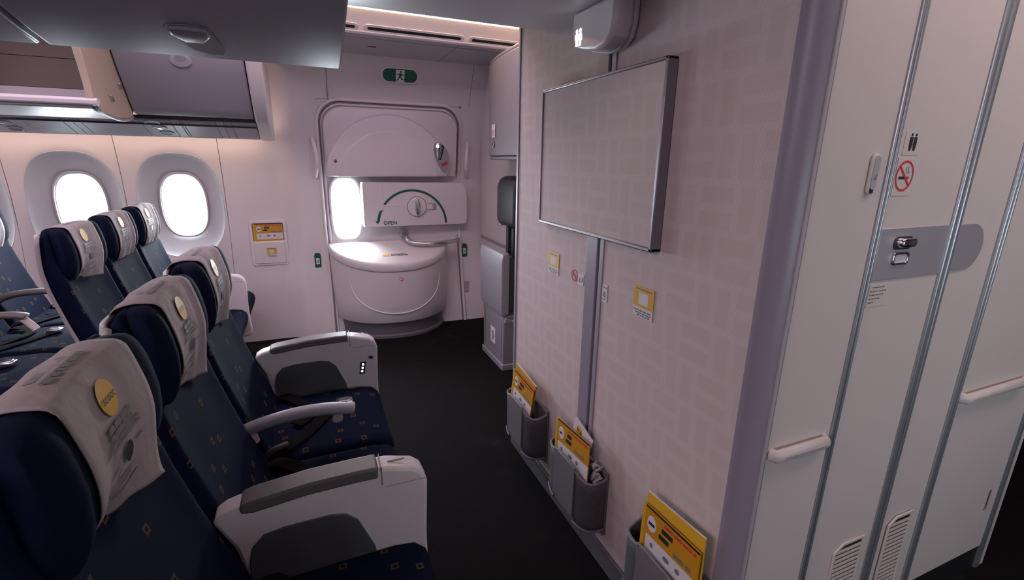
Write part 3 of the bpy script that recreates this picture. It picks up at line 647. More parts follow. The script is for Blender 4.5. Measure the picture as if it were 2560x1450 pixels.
sl = (Vector((1.215, 3.36, 0))-Vector((1.19, 3.2, 0))); Fo = Frame((1.199, 3.27, 1.60), (-.022, -.16, 0), (0, 0, 1)); 
Fo = Frame((1.1855, 3.17, 1.60), (-.018, -.20, 0), (0, 0, 1))
Fo.rect('notice', -.045, .03, -.03, .055, 'print_white', ob, h=.003, t=.003); Fo.rect('notice_print', -.028, -.020, -.02, .02, 'print_grey', ob, h=.006, t=.0005); Fo.rect('notice_print', .0, .012, -.02, .02, 'red', ob, h=.006, t=.0005)
Fo.poly('latch', ell(-.01, -.075, .024, .020, 16), 'steel', ob, h=.003, t=.006); Fo.poly('latch_slot', ell(-.016, -.073, .010, .011, 12), 'black', ob, h=.009, t=.001)
# ================================================================== FAR OVERHEAD BINS
def bin_door(x0, x1, lab, root_only=False):
    t = root('overhead_bin', ((x0+x1)/2, 3.7, 1.64), lab, 'overhead bin', 'window side overhead bins')
    pr = [(3.705, 1.652), (3.66, 1.656), (3.615, 1.70), (3.55, 1.79), (3.49, 1.87), (3.45, 1.935), (3.41, 2.03), (3.39, 2.14), (3.41, 2.14), (3.47, 1.94), (3.57, 1.80), (3.69, 1.68)]
    prism('door', pr, 'x', x0, x1, 'bin_light', t, bevel=.007, seg=3, smooth=50)
    box('inner_box', x0-.01, x1+.012, 3.715, 3.90, 1.665, 2.14, 'bin_brown', t, bevel=0)
    return t
b1 = bin_door(-.925, -.292, 'closed pale overhead bin with oval latch and thick white end panel')
Fd = Frame((-.61, 3.458, 1.922), (1, 0, 0), (0, -.035, .10))
Fd.pillow('latch', ell(0, .02, .056, .040, 24), .010, 'bin_grey', b1, ins=.01); Fd.poly('latch_mark', ell(0, .03, .03, .018, 18), 'grey', b1, h=.010, t=.001)
prism('end_panel', [(4.0, 1.528), (3.95, 1.53), (3.80, 1.578), (3.69, 1.625), (3.64, 1.645), (3.52, 1.79), (3.43, 1.93), (3.385, 2.03), (3.365, 2.14), (3.96, 2.14), (4.0, 1.9), (4.02, 1.6)], 'x', -.285, -.195, 'white_gloss', b1, bevel=.016, seg=4, smooth=50)
bo = root('overhead_bin', (-1.24, 3.4, 1.61), 'opened overhead bin bucket hanging low with beige lip and side', 'overhead bin', 'window side overhead bins')
X0, X1 = -1.56, -.932
prism('side_panel', [(3.03, 1.92), (3.06, 1.83), (3.083, 1.75), (3.092, 1.68), (3.13, 1.640), (3.20, 1.622), (3.40, 1.610), (3.55, 1.618), (3.66, 1.640), (3.69, 1.67), (3.66, 1.80), (3.56, 2.10), (3.10, 2.10)], 'x', X1-.022, X1, 'bin_beige', bo, bevel=.006, seg=3)
prism('front_edge', [(3.022, 1.92), (3.052, 1.83), (3.075, 1.75), (3.083, 1.665), (3.098, 1.665), (3.10, 1.75), (3.075, 1.84), (3.045, 1.93)], 'x', X1-.03, X1+.002, 'bin_beige', bo, bevel=.003)
prism('lip', [(3.085, 1.683), (3.075, 1.672), (3.08, 1.652), (3.10, 1.648), (3.13, 1.668), (3.115, 1.685)], 'x', X0, X1+.012, 'arm_white', bo, bevel=.004)
prism('bucket_floor', [(3.11, 1.66), (3.11, 1.635), (3.2, 1.618), (3.4, 1.606), (3.55, 1.614), (3.665, 1.638), (3.69, 1.66), (3.68, 1.768), (3.665, 1.768), (3.66, 1.70), (3.62, 1.665), (3.5, 1.65), (3.2, 1.65)], 'x', X0, X1-.02, 'psu_grey', bo, bevel=.004, smooth=50)
prism('liner', [(3.13, 1.655), (3.5, 1.6525), (3.62, 1.668), (3.658, 1.705), (3.660, 1.772), (3.652, 1.772), (3.650, 1.71), (3.615, 1.674), (3.5, 1.6585), (3.13, 1.661)], 'x', X0, X1-.024, 'bin_liner', bo, smooth=50)
box('back_panel', X0, X1-.024, 3.662, 3.69, 1.775, 1.93, 'bin_brown', bo, bevel=.001); box('back_panel', X0, X1-.024, 3.660, 3.69, 1.934, 2.14, 'bin_brown', bo, bevel=.001)
tube('bottom_rim', [(X1-.004, y, z) for y, z in ((3.10, 1.655), (3.15, 1.630), (3.25, 1.613), (3.4, 1.604), (3.55, 1.612), (3.66, 1.636))], .008, 'bin_light', bo, n=8)
for y, z in ((3.30, 1.72), (3.47, 1.80)): tube('strut_bracket', [(X1+.001, y, z), (X1+.012, y+.01, z-.01), (X1+.012, y+.02, z-.03)], .006, 'steel', bo, n=8)
bl = bin_door(-2.2, -1.575, 'next closed overhead bin behind the opened one, mostly out of view')
tag(box('bin_roof_panel', -2.2, -.29, 3.30, 4.0, 2.141, 2.17, 'bin_light', bevel=0), 'closing panel above the row of window side bins', 'panel')
# service panels under the bins
su = root('service_panel_row', (-1.1, 3.85, 1.53), 'row of grey service panels with reading lights under the bins', 'service panel')
pp = [(3.725, 1.640), (3.710, 1.632), (3.715, 1.624), (3.76, 1.606), (3.85, 1.576), (3.93, 1.550), (3.968, 1.536), (3.98, 1.540), (3.98, 1.56), (3.80, 1.62)]
def psuY(z): return np.interp(z, [1.536, 1.55, 1.576, 1.606, 1.63], [3.968, 3.93, 3.85, 3.76, 3.70])
segs = [(-2.2, -1.56), (-1.56, -1.50), (-1.50, -1.31), (-1.31, -1.265), (-1.265, -1.225), (-1.225, -.925), (-.925, -.765), (-.765, -.715), (-.715, -.70), (-.70, -.52), (-.52, -.475), (-.475, -.43), (-.43, -.288)]
for i, (a, b) in enumerate(segs):
    prism('panel', pp, 'x', a+.0012, b-.0012, 'psu_grey' if i not in (3, 7, 10) else 'psu_light', su, bevel=.002, smooth=40)
box('panel_light_block', -2.2, -.29, 3.75, 3.93, 1.60, 1.64, 'black', su, bevel=0)
box('panel_light_block', -2.2, -.29, 3.70, 3.76, 1.634, 1.653, 'black', su, bevel=0)  # added black strip that keeps the gap under the bin door dark
box('panel_light_block', -2.2, -.29, 3.955, 3.985, 1.545, 1.664, 'black', su, bevel=0)  # added unseen black block, stops the wash light leaking inboard
for cx in (-.862, -1.62):
    for k, (zz, m) in enumerate(((1.613, 'grey_dark'), (1.587, 'psu_light'), (1.560, 'grey_dark'))):
        Fpu = Frame((cx+.018*k, float(psuY(zz)), zz), (1, 0, 0), (0, -.09, .030)); Fpu.n = Vector((0, -.030, -.09)).normalized()
        Fpu.poly('reading_light', ell(0, 0, .033, .030, 20), m, su, h=.001, t=.003); Fpu.ring('light_ring', ell(0, 0, .040, .036, 20), ell(0, 0, .032, .029, 20), 'psu_light', su, h=.001, t=.005)
        if k == 1: Fpu.poly('lamp_lens', ell(0, 0, .014, .012, 14), 'steel', su, h=.004, t=.003)
tag(box('wash_light', -2.4, -.29, 4.04, 4.075, 1.560, 1.570, 'glow_wash', bevel=.001), 'warm wash light strip hidden under the window side bins', 'light strip')
# ================================================================== CENTRE OVERHEAD BINS
cprof = [(1.452, 1.672), (1.452, 1.651), (1.444, 1.648), (1.36, 1.661), (1.25, 1.684), (1.12, 1.717), (1.0, 1.757), (.90, 1.808), (.83, 1.88), (.79, 1.97), (.775, 2.06), (.78, 2.12), (1.45, 2.12)]
def cbin(x0, x1, lab):
    t = root('overhead_bin', ((x0+x1)/2, 1.15, 1.65), lab, 'overhead bin', 'centre overhead bins')
    prism('door', cprof, 'x', x0, x1, 'bin_grey', t, bevel=.005, seg=2, smooth=22)
    Fg = Frame(((x0+x1)/2-.006, 1.318, 1.6690), (1, 0, 0), (0, -.11, .0225)); Fg.n = Vector((0, -.0225, -.11)).normalized()
    Fg.poly('latch_well', [(-.045, .034), (-.038, .050), (0, .056), (.034, .048), (.040, .02), (.050, -.06), (.044, -.085), (.02, -.088), (-.012, -.070), (-.036, -.01)], 'grey', t, h=.0005, t=.0015)
    Fg.pillow('latch_paddle', [(-.040, .020), (-.036, .044), (0, .050), (.031, .042), (.034, .016), (.018, -.012), (-.018, -.014)], .009, 'bin_light', t, h=.002, ins=.008); Fg.poly('latch_shadow', [(-.035, .048), (.031, .048), (.028, .034), (-.03, .034)], 'grey_dark', t, h=.0112, t=.0006)
    return t
cbin(-.497, .104, 'large grey centre overhead bin with oval latch, top left'); cbin(-1.112, -.512, 'grey centre overhead bin cut off by the upper left corner')
tag(prism('bin_closeout', [(1.47, 1.72), (1.75, 1.72), (2.0, 1.84), (2.09, 1.98), (2.09, 2.12), (1.47, 2.12)], 'x', -1.2, .10, 'bin_grey'), 'grey closeout panel behind the centre overhead bins', 'panel')
tag(box('bin_end_plate', .106, .122, .78, 2.05, 1.86, 2.39, 'bin_light', bevel=.002), 'thin grey end plate of the centre bins', 'panel')
# ================================================================== ON THE BULKHEAD
Fbk = Frame((BX-.0015, 0, 0), (0, -1, 0), (0, 0, 1))
sc = root('screen_panel', (.85, 1.38, 1.18), 'large framed rectangular panel with matching wallpaper hung on the bulkhead', 'framed panel')
y0, y1, z0, z1 = 1.028, 1.726, 1.186, 1.676; sx = .838
box('board', sx+.003, BX-.003, y0+.006, y1-.006, z0+.006, z1-.006, 'wallpaper', sc, bevel=.001)
w_ = .012
box('frame_bar', sx-.002, BX-.001, y0, y0+w_, z0, z1, 'frame_metal', sc, bevel=.003); box('frame_bar', sx-.002, BX-.001, y1-w_*.6, y1, z0, z1, 'frame_metal', sc, bevel=.003)
box('frame_bar', sx-.002, BX-.001, y0, y1, z1-w_*.8, z1, 'frame_metal', sc, bevel=.003); box('frame_bar', sx-.002, BX-.001, y0, y1, z0, z0+w_, 'frame_metal', sc, bevel=.003)
ls = root('lavatory_sign', (.81, 1.31, 1.72), 'small white ceiling sign box with glowing lavatory figures', 'sign')
prof = [(1.425, 1.853), (1.428, 1.80), (1.418, 1.772), (1.395, 1.752), (1.36, 1.742), (1.29, 1.728), (1.245, 1.732), (1.212, 1.752), (1.198, 1.79), (1.196, 1.853)]
prism('housing', prof, 'x', .785, .868, 'white_gloss', ls, bevel=.012, seg=4)
prism('back_ring', [(1.31+(a-1.31)*1.02, 1.853+(b-1.853)*1.03) for a, b in prof], 'x', .838, .846, 'grey_light', ls, bevel=.002)
Fsn = Frame((.7845, 0, 0), (0, -1, 0), (0, 0, 1))
for cx, dress in ((-1.394, 0), (-1.374, 1)):
    g = Fsn.poly('figure', [(cx-.008, 1.790), (cx+.008, 1.790), (cx+.0085, 1.775), (cx+.005, 1.775), (cx+.0045, 1.757), (cx-.0045, 1.757), (cx-.005, 1.775), (cx-.0085, 1.775)] if not dress else [(cx-.006, 1.790), (cx+.006, 1.790), (cx+.010, 1.771), (cx+.004, 1.771), (cx+.004, 1.757), (cx-.004, 1.757), (cx-.004, 1.771), (cx-.010, 1.771)], 'glow_white', ls, t=.001)
    Fsn.poly('figure_head', ell(cx, 1.7975, .0048, .0055, 12), 'glow_white', ls, t=.001)
sticker(Fbk, -1.645, 1.032, .046, .042, 'sticker', 'yellow framed sticker on the far bulkhead panel below the framed panel')
sticker(Fbk, -1.078, 1.028, .045, .046, 'sticker', 'larger yellow framed sticker on the near bulkhead panel')
ns = tag(Fbk.ring('no_smoking_sticker', ell(-1.478, 1.020, .022, .022, 24), ell(-1.478, 1.020, .0185, .0185, 24), 'red', t=.0008), 'small red ring no-smoking sticker beside the bulkhead seam', 'sticker')
Fbk.poly('slash', [(-1.493, 1.032), (-1.490, 1.035), (-1.463, 1.008), (-1.466, 1.005)], 'red', ns, t=.0008); Fbk.rect('cigarette', -1.49, -1.466, 1.017, 1.021, 'print_grey', ns, t=.0005)
lv = tag(Fbk.rect('life_vest_sticker', -1.452, -1.412, .995, 1.035, 'paper', t=.0006), 'small white pictogram sticker at the left edge of the bulkhead seam', 'sticker')
Fbk.poly('pictogram', [(-1.446, 1.005), (-1.440, 1.020), (-1.435, 1.022), (-1.436, 1.008), (-1.430, 1.004)], 'print_grey', lv, h=.0006, t=.0004); Fbk.poly('pictogram', [(-1.427, 1.004), (-1.422, 1.022), (-1.415, 1.026), (-1.417, 1.01)], 'print_grey', lv, h=.0006, t=.0004)
lv = tag(Fbk.rect('life_vest_sticker', -1.292, -1.262, .975, 1.035, 'paper', t=.0006), 'small white pictogram sticker at the right edge of the bulkhead seam', 'sticker')
Fbk.poly('pictogram', [(-1.286, .993), (-1.282, 1.008), (-1.276, 1.012), (-1.274, .998), (-1.268, .990)], 'print_grey', lv, h=.0006, t=.0004); Fbk.lines('pictogram_text', -1.289, -1.265, [(1.022, 0, 1), (.982, 0, .9)], .004, 'print_grey', lv, h=.0008)
# ---- literature pockets low on the bulkhead
def pocket(yc, lab):
    t = root('seat_pocket', (.83, yc, .12), lab, 'pocket', 'grey bulkhead pockets'); zt, zb = .372, .165
    box('back_plate', BX-.014, BX-.002, yc-.150, yc+.165, zb-.03, zt+.015, 'pocket_grey', t, bevel=.003)
    box('front_panel', .772, .779, yc-.075, yc+.075, zb+.02, zt+.012, 'pocket_grey', t, bevel=.002)
    for sgn, ext in ((-1, .148), (1, .160)):
        pl = [(.779, yc+sgn*.072), (.783, yc+sgn*.105), (.798, yc+sgn*(ext-.012)), (.825, yc+sgn*ext), (BX-.012, yc+sgn*(ext+.002))]
        P = smooth_path([(a, b, 0) for a, b in pl], 4)
        def side(a, b, P=P):
            p = P[min(int(round(a*(len(P)-1))), len(P)-1)]; sag = .018*math.sin(math.pi*a); return (p.x, p.y, zb+(zt-sag-zb)*b)
        m = grid('mesh_side', side, len(P)-1, 6, 'pocket_mesh', t, solid=.003)
        tube('mesh_hem', [(p.x, p.y, zt-.018*math.sin(math.pi*i/(len(P)-1))) for i, p in enumerate(P)], .005, 'pocket_grey', t, n=6, smoothn=0)
        tube('mesh_hem', [(p.x, p.y, zb) for i, p in enumerate(P)], .006, 'pocket_grey', t, n=6, smoothn=0)
    prism('pocket_floor', [(.779, yc-.075), (.80, yc-.14), (BX-.012, yc-.148), (BX-.012, yc+.16), (.80, yc+.15), (.779, yc+.075)], 'z', zb, zb+.006, 'pocket_grey', t)
    box('mount_tab', BX-.012, BX-.004, yc-.03, yc+.0, .10, .14, 'grey', t, bevel=.002); return t
pocket(1.778, 'grey pocket with mesh sides at the far end of the bulkhead'); pocket(1.322, 'grey pocket with mesh sides under the bulkhead seam, middle of three'); pocket(.815, 'grey pocket with mesh sides nearest the camera, cut off below')
def cardF(yc, zc, x, lean, rot): 
    u = Vector((0, -math.cos(rot), math.sin(rot))); v = Vector((lean, math.sin(rot), math.cos(rot))); return Frame((x, yc, zc), u, v)
GR = 'yellow safety cards'
brochure(cardF(1.785, .375, .806, .10, math.radians(-3)), 0, 0, .108, .105, 'safety_card', 'yellow safety card in the far bulkhead pocket', GR)
brochure(cardF(1.325, .372, .804, .08, math.radians(5)), 0, 0, .120, .108, 'safety_card', 'yellow safety card in the middle bulkhead pocket', GR)
brochure(cardF(.800, .392, .800, .06, math.radians(3)), 0, 0, .108, .108, 'safety_card', 'front yellow safety card in the nearest bulkhead pocket', GR)
f2 = cardF(.800, .408, .816, .08, math.radians(5))
mg = tag(f2.rect('magazine', -.110, .106, -.12, .12, 'yellow', t=.006, bevel=.001), 'yellow magazine behind the card in the nearest pocket', 'magazine', 'bulkhead magazines'); f2.rect('pages', -.110, .1065, .1195, .1205, 'paper', mg, h=.0005, t=.005)
f2 = cardF(1.79, .385, .820, .08, math.radians(-6))
mg = tag(f2.rect('magazine', -.108, .104, -.12, .115, 'yellow_deep', t=.006, bevel=.001), 'orange magazine behind the card in the far pocket', 'magazine', 'bulkhead magazines'); f2.rect('pages', -.108, .1045, .1145, .1155, 'paper', mg, h=.0005, t=.005)
f3 = cardF(1.325, .40, .834, .04, math.radians(-16))
sb = tag(f3.rect('paper_bag', -.062, .062, -.16, .105, 'paper', t=.003, bevel=.0005), 'white paper bag with yellow logo sticking out of the middle pocket', 'paper bag', 'white paper bags')
f3.poly('logo_disc', ell(-.022, .070, .019, .019, 18), 'yellow', sb, h=.003, t=.0004); f3.lines('logo_print', -.037, -.007, [(.067, 0, 1)], .006, 'print_black', sb, h=.0038)
f3 = cardF(.815, .40, .836, .03, math.radians(6)); sb = tag(f3.rect('paper_bag', -.06, .058, -.16, .095, 'paper', t=.003, bevel=.0005), 'white paper bag in the nearest bulkhead pocket', 'paper bag', 'white paper bags')
f3.rect('folded_corner', .03, .058, .055, .075, 'print_white', sb, h=.003, t=.0008)
cw = []
for i in range(9):
    for j in range(9): cw.append((.835+.012*math.sin(i*1.7+j), 1.205+.045*(j/8-.5)+.006*math.sin(i*2.3), .33+.085*i/8+.010*math.sin(j*2.1+i)))
tag(link('crumpled_tissue', cw, [(i*9+j, i*9+j+1, (i+1)*9+j+1, (i+1)*9+j) for i in range(8) for j in range(8)], 'paper', solid=.002, smooth=20), 'crumpled white plastic wrapper at the near end of the middle pocket', 'wrapper')
# ================================================================== ON THE LAVATORY SIDE WALL
def bumper(x0, x1, lab):
    t = root('bumper_rail', ((x0+x1)/2, LY-.01, .76), lab, 'bumper rail', 'lavatory wall bumper rails')
    tube('rail', [(x0+.008, LY+.002, .773), (x0+.014, LY-.012, .773), (x1-.014, LY-.012, .773), (x1-.008, LY+.002, .773)], .016, 'lav_panel', t, n=14, smoothn=1, flat=(.011, .0165))
    box('centre_line', x0+.03, x1-.02, LY-.0245, LY-.022, .7715, .7725, 'grey', t, bevel=0)
bumper(.925, 1.122, 'short beige horizontal bumper rail beside the corner post'); bumper(1.697, 2.06, 'long pale horizontal bumper rail at the right edge of the photo')
ci = tag(Fl.poly('wall_lamp_switch', rrect(1.088, 1.405, .0125, .042, .012), 'lav_panel', t=.007, bevel=.003), 'small upright oval fitting with a dark mark beside the lavatory door', 'fitting')
Fl.poly('inset', rrect(1.0895, 1.408, .009, .034, .0085), 'grey_light', ci, h=.007, t=.0015); Fl.poly('mark', [(1.086, 1.398), (1.095, 1.407), (1.095, 1.404), (1.090, 1.398), (1.096, 1.396), (1.087, 1.394)], 'print_grey', ci, h=.0086, t=.0004); Fl.poly('button', rrect(1.087, 1.372, .006, .006, .005), 'black', ci, h=.007, t=.001)
wc = tag(Fl.rect('lavatory_sticker', 1.176, 1.232, 1.446, 1.494, 'lav_panel', t=.0012), 'square sticker with two dark figures on the lavatory door', 'sticker')
for cx in (1.197, 1.211):
    Fl.poly('figure', [(cx-.0055, 1.483), (cx+.0055, 1.483), (cx+.006, 1.467), (cx+.0035, 1.455), (cx-.0035, 1.455), (cx-.006, 1.467)], 'print_black', wc, h=.0012, t=.0004); Fl.poly('figure_head', ell(cx, 1.4875, .0033, .0033, 10), 'print_black', wc, h=.0012, t=.0004)
nk = tag(Fl.rect('no_smoking_sign', 1.168, 1.234, 1.360, 1.440, 'lav_panel', t=.0012), 'no-smoking sign with red ring and crossed cigarette on the lavatory door', 'sign')
Fl.ring('red_ring', ell(1.200, 1.402, .031, .033, 30), ell(1.200, 1.402, .0265, .0285, 30), 'red', nk, h=.0012, t=.0006); Fl.poly('slash', [(1.178, 1.420), (1.181, 1.424), (1.222, 1.384), (1.219, 1.380)], 'red', nk, h=.0014, t=.0006)
Fl.rect('cigarette', 1.181, 1.207, 1.395, 1.401, 'print_black', nk, h=.0012, t=.0004); Fl.rect('cigarette_tip', 1.209, 1.217, 1.395, 1.401, 'print_grey', nk, h=.0012, t=.0004)
for k in range(2): Fl.band('smoke', [(1.203+k*.007+.003*math.sin(i*.9), 1.406+i*.0022) for i in range(8)], [(1.205+k*.007+.003*math.sin(i*.9), 1.406+i*.0022) for i in range(8)], 'print_grey', nk, h=.0012, t=.0004)
nt = tag(Fl.rect('door_notice', 1.166, 1.236, 1.105, 1.160, 'lav_panel', t=.001), 'small printed notice under the lavatory handle plate', 'notice')
for k, (zz, e0, e1) in enumerate(((1.150, .1, .8), (1.141, 0, 1), (1.132, 0, .9), (1.123, 0, .65), (1.114, 0, .35))):
    ln = Fl.lines('print_line', 1.170, 1.231, [(zz, e0, e1)], .0032, 'print_grey', nt, h=.0012); ln['kind'] = 'stuff'
# ================================================================== SEATS
def xf(z): return float(np.interp(z, [.36, .5, .61, .72, .82, .9, 1.0, 1.14], [.150, .10, .055, .02, -.01, -.028, -.038, -.050]))
def xr(z): return float(np.interp(z, [.35, .5, .7, .85, .95, 1.05, 1.14], [.02, -.005, -.058, -.092, -.104, -.096, -.080]))
def sgnpow(c, p): return math.copysign(abs(c)**p, c)
def wing(y): return .030*min(abs(y)/.2, 1)**2.2
CP = [(-.102, .98), (-.108, 1.04), (-.107, 1.080), (-.095, 1.106), (-.062, 1.117), (-.032, 1.115), (-.018, 1.102), (-.006, 1.06), (.003, 1.015), (.005, .972), (-.001, .93), (-.012, .897), (-.024, .868)]
CPS = smooth_path([(a, 0, b) for a, b in CP], 4)
def cover_x(z):      # x of the front drop of the headrest cover at height z
    fr = [p for p in CPS if p.x > -.03 and p.z <= 1.11 and p.x < .1]; fr.sort(key=lambda p: p.z); return float(np.interp(z, [p.z for p in fr], [p.x for p in fr]))
SEATN = 0
def make_seat(X, Y, lab, cover_lab, group, cgroup, recl=0.0, arms=(), belts=True, seed=1, print_text=True, cover=True, droop=(0, 0)):
    global SEATN; SEATN += 1
    rnd = random.Random(seed); t = root('airline_seat', (X+.2, Y, 0), lab, 'seat', group)
    def G(x, y, z): return (X+x-recl*max(z-.45, 0), Y+y, z-recl*recl*.4*max(z-.45, 0))
    zs = [.36, .42, .5, .6, .7, .8, .9, .97, 1.03, 1.07, 1.092, 1.103, 1.107]
    rings = []
    for z in zs:
        k = 1 if z < 1.065 else math.sqrt(max(1-((z-1.065)/.044)**2, .04)); hw = (.218-.02*max(0, (z-.95)/.19))*(.90+.10*k); a, b = xf(z), xr(z); cx, hx = (a+b)/2, (a-b)/2*k; r = []
        for i in range(40):
            th = 2*math.pi*i/40; x = cx+hx*sgnpow(math.cos(th), .5); y = hw*sgnpow(math.sin(th), .5)
            if math.cos(th) > 0 and z < .92: x += .030*(abs(y)/hw)**4-.004
            r.append(G(x, y, z))
        rings.append(r)
    loft('backrest', rings, 'fabric_back', t, smooth=80)
    rings = []; ny = 18
    for j in range(ny+1):
        y = -.198+.396*j/ny; e = max(0, (abs(y)-.155)/.043); s = math.sqrt(max(1-e*e, .02)); r = []
        for i in range(28):
            th = 2*math.pi*i/28; dz = .111*(.80+.20*s)*sgnpow(math.sin(th), .72); dx = .038*s*sgnpow(math.cos(th), .72)
            z = 1.000+dz; r.append(G(-.038+dx+wing(y)*(.9 if math.cos(th) > 0 else .35)-.12*max(dz, 0)-.10*max(-dz-.05, 0), y, z))
        rings.append(r)
    loft('headrest', rings, 'fabric_plain', t, smooth=80)
    def sh(a, b):
        y = -.225+.45*a; z = .30+.79*b; e = (abs(y)/.225)**8; return G(xr(z)-.012+.028*e, y, z)
    grid('back_shell', sh, 18, 20, 'shell', t, smooth=60, solid=.010)
    pr = [(.05, .31), (.05, .44), (.12, .448), (.30, .455), (.44, .456), (.490, .448), (.515, .425), (.522, .395), (.512, .355), (.48, .315)]
    prism('seat_cushion', [(X+a, b) for a, b in pr], 'y', Y-.228, Y+.228, 'fabric_seat', t, bevel=.036, seg=5, smooth=50)
    box('seat_base', X+.04, X+.46, Y-.20, Y+.20, .255, .312, 'grey_dark', t, bevel=.008)
    tube('leg', [(X+.40, Y-.15, .27), (X+.44, Y-.15, .02)], .016, 'grey_dark', t, n=8, smoothn=0); tube('leg', [(X+.12, Y-.15, .27), (X+.0, Y-.15, .02)], .016, 'grey_dark', t, n=8, smoothn=0)
    box('floor_track', X-.05, X+.47, Y-.17, Y-.13, 0, .025, 'grey_dark', t, bevel=.003)
    if belts:
        q = rnd.uniform(-.02, .02)
        tube('seat_belt', [(X+.11, Y-.205, .455), (X+.17, Y-.19, .468), (X+.25+q, Y-.10, .463), (X+.30+q, Y-.02, .464), (X+.36, Y+.05, .464)], .02, 'belt', t, n=8, flat=(.024, .0025))
        tube('seat_belt', [(X+.11, Y+.205, .455), (X+.15, Y+.19, .470), (X+.22+q, Y+.12, .464), (X+.24, Y+.02, .465), (X+.19, Y-.05, .466)], .02, 'belt', t, n=8, flat=(.024, .0025))
        bx_ = box('buckle', X+.335, X+.40, Y+.03, Y+.075, .462, .481, 'steel', t, bevel=.004); box('buckle_flap', X+.345, X+.39, Y+.035, Y+.07, .481, .486, 'chrome', bx_, bevel=.002)
        tube('belt_anchor', [(X+.09, Y-.214, .45), (X+.13, Y-.212, .475), (X+.17, Y-.20, .478)], .012, 'leather_black', t, n=8)
    AX = .31
    for kind, ay in arms:
        yc = ay
        if kind in ('fat', 'fatctl'):
            P = [(-.262, .640), (-.235, .656), (-.18, .670), (-.06, .684), (.05, .687), (.12, .684), (.185, .668), (.207, .650), (.218, .620), (.216, .56), (.212, .46), (.213, .38), (.220, .30), (.214, .26), (.17, .25), (-.19, .25), (-.205, .46), (-.225, .56)]
            a = prism('armrest', [(X+AX+x, z) for x, z in P], 'y', yc-.031, yc+.031, 'arm_white', t, bevel=.010, seg=3)
            topc = [(-.205, .664), (-.18, .6715), (-.06, .6855), (.05, .6885), (.098, .688)]
            prism('arm_pad', [(X+AX+x, z+.003) for x, z in topc]+[(X+AX+x, z-.028+.012*(i == 0)) for i, (x, z) in reversed(list(enumerate(topc)))], 'y', yc-.033, yc+.033, 'arm_pad', a, bevel=.006, seg=2)
            ins = [(-.205, .30), (-.200, .515), (-.190, .555), (-.165, .582), (-.12, .590), (-.02, .592), (.015, .585), (.042, .560), (.078, .470), (.10, .30)]
            for s, (ya, yb) in (('n', (yc-.0345, yc-.028)), ('f', (yc+.028, yc+.0345))): prism('inset_panel', [(X+AX+x, z) for x, z in ins], 'y', ya, yb, 'arm_grey', a, bevel=.002)
            box('tray_hatch', X+AX+.104, X+AX+.106, yc-.0325, yc+.0325, .64, .689, 'seal', a, bevel=0); box('hatch_slot', X+AX+.115, X+AX+.165, yc-.006, yc+.0, .6825, .6835, 'black', a, bevel=0)
            for s in (-1, 1): box('seam', X+AX+.11, X+AX+.214, yc+s*.0305, yc+s*.0315, .632, .633, 'seal', a, bevel=0)
            if kind == 'fatctl':
                Fx = Frame((X+AX, yc-.0312, 0), (1, 0, 0), (0, 0, 1)); Fx.pillow('jack', ell(.188, .580, .012, .012, 18), .004, 'steel', a, ins=.004); Fx.poly('jack_hole', ell(.188, .580, .006, .006, 12), 'black', a, h=.004, t=.001)
                Fx.poly('control_plate', [(.135, .505), (.158, .507), (.165, .562), (.142, .560)], 'black', a, t=.002)
                for k in range(3): Fx.poly('control_mark', ell(.1465+.003*k, .518+.0155*k, .0045, .005, 10), 'glow_white', a, h=.002, t=.0006)
        elif kind == 'thin':
            tube('armrest', [(X+AX-.262, yc, .575), (X+AX-.20, yc, .592), (X+AX-.11, yc, .606), (X+AX-.02, yc, .607), (X+AX+.06, yc, .596), (X+AX+.077, yc, .592)], .02, 'grey', t, n=14, flat=(.026, .019), smooth=60)
            Fx = Frame((X+AX, yc-.012, 0), (1, 0, 0), (0, 0, 1)); Fx.poly('recline_paddle', rrect(.022, .570, .018, .018, .015), 'grey_light', t, h=-.012, t=.012, bevel=.004)
            tube('arm_pivot', [(X+AX-.25, yc, .59), (X+AX-.235, yc, .53)], .02, 'grey_light', t, n=10, smoothn=0)
        elif kind == 'dark':
            tube('armrest', [(X+AX-.262, yc, .60), (X+AX-.19, yc, .640), (X+AX-.10, yc, .655), (X+AX+.02, yc, .655), (X+AX+.075, yc, .645), (X+AX+.085, yc, .640)], .02, 'arm_pad', t, n=14, flat=(.027, .018), smooth=60)
            tube('arm_cap', [(X+AX+.072, yc, .632), (X+AX+.105, yc, .585), (X+AX+.112, yc, .572)], .017, 'arm_white', t, n=12, smoothn=0)
    if not cover: return t
    ph = rnd.uniform(0, 6)
    def cv(a, b, off=0.0):
        i = b*(len(CPS)-1); k = min(int(i), len(CPS)-2); p = CPS[k].lerp(CPS[k+1], i-k); y = -.130+.26*a
        w = .004*math.sin(9*a+ph+6*b)*math.sin(math.pi*a)+.003*math.sin(17*a+ph*2); fr = 1 if b > .45 else .3
        low = max(0, (b-.78)/.22); yy = y*(1-.05*low); x = p.x+wing(y)*(.9 if b > .40 else .2)+w*(.4+low)+low*low*(.006*math.sin(5*a+ph)+droop[0]*(a-.5)); z = p.z-droop[1]*low*(a-.5)-.006*abs(a-.5)*(1 if .2 < b < .5 else 0)
        return G(x, yy, z)
    c = tag(grid('headrest_cover', cv, 22, 44, 'cloth', None, smooth=80, solid=.0025), cover_lab, 'headrest cover', cgroup)
    def onf(y, z, o=.0035): return G(cover_x(z)+wing(y)*.9+o, y, z)
    def decal(name, f2, mat, o=.004):
        link(name, [onf(y, z, o) for y, z in f2], [tuple(range(len(f2)))], mat, c, smooth=0)
    disc = ell(0, 1.062, .029, .029, 28); cen = (0, 1.062)
    v = [onf(*cen, .0045)]+[onf(y, z, .0045) for y, z in disc]; link('logo_disc', v, [(0, 1+i, 1+(i+1) % 28) for i in range(28)], 'yellow', c, smooth=0)
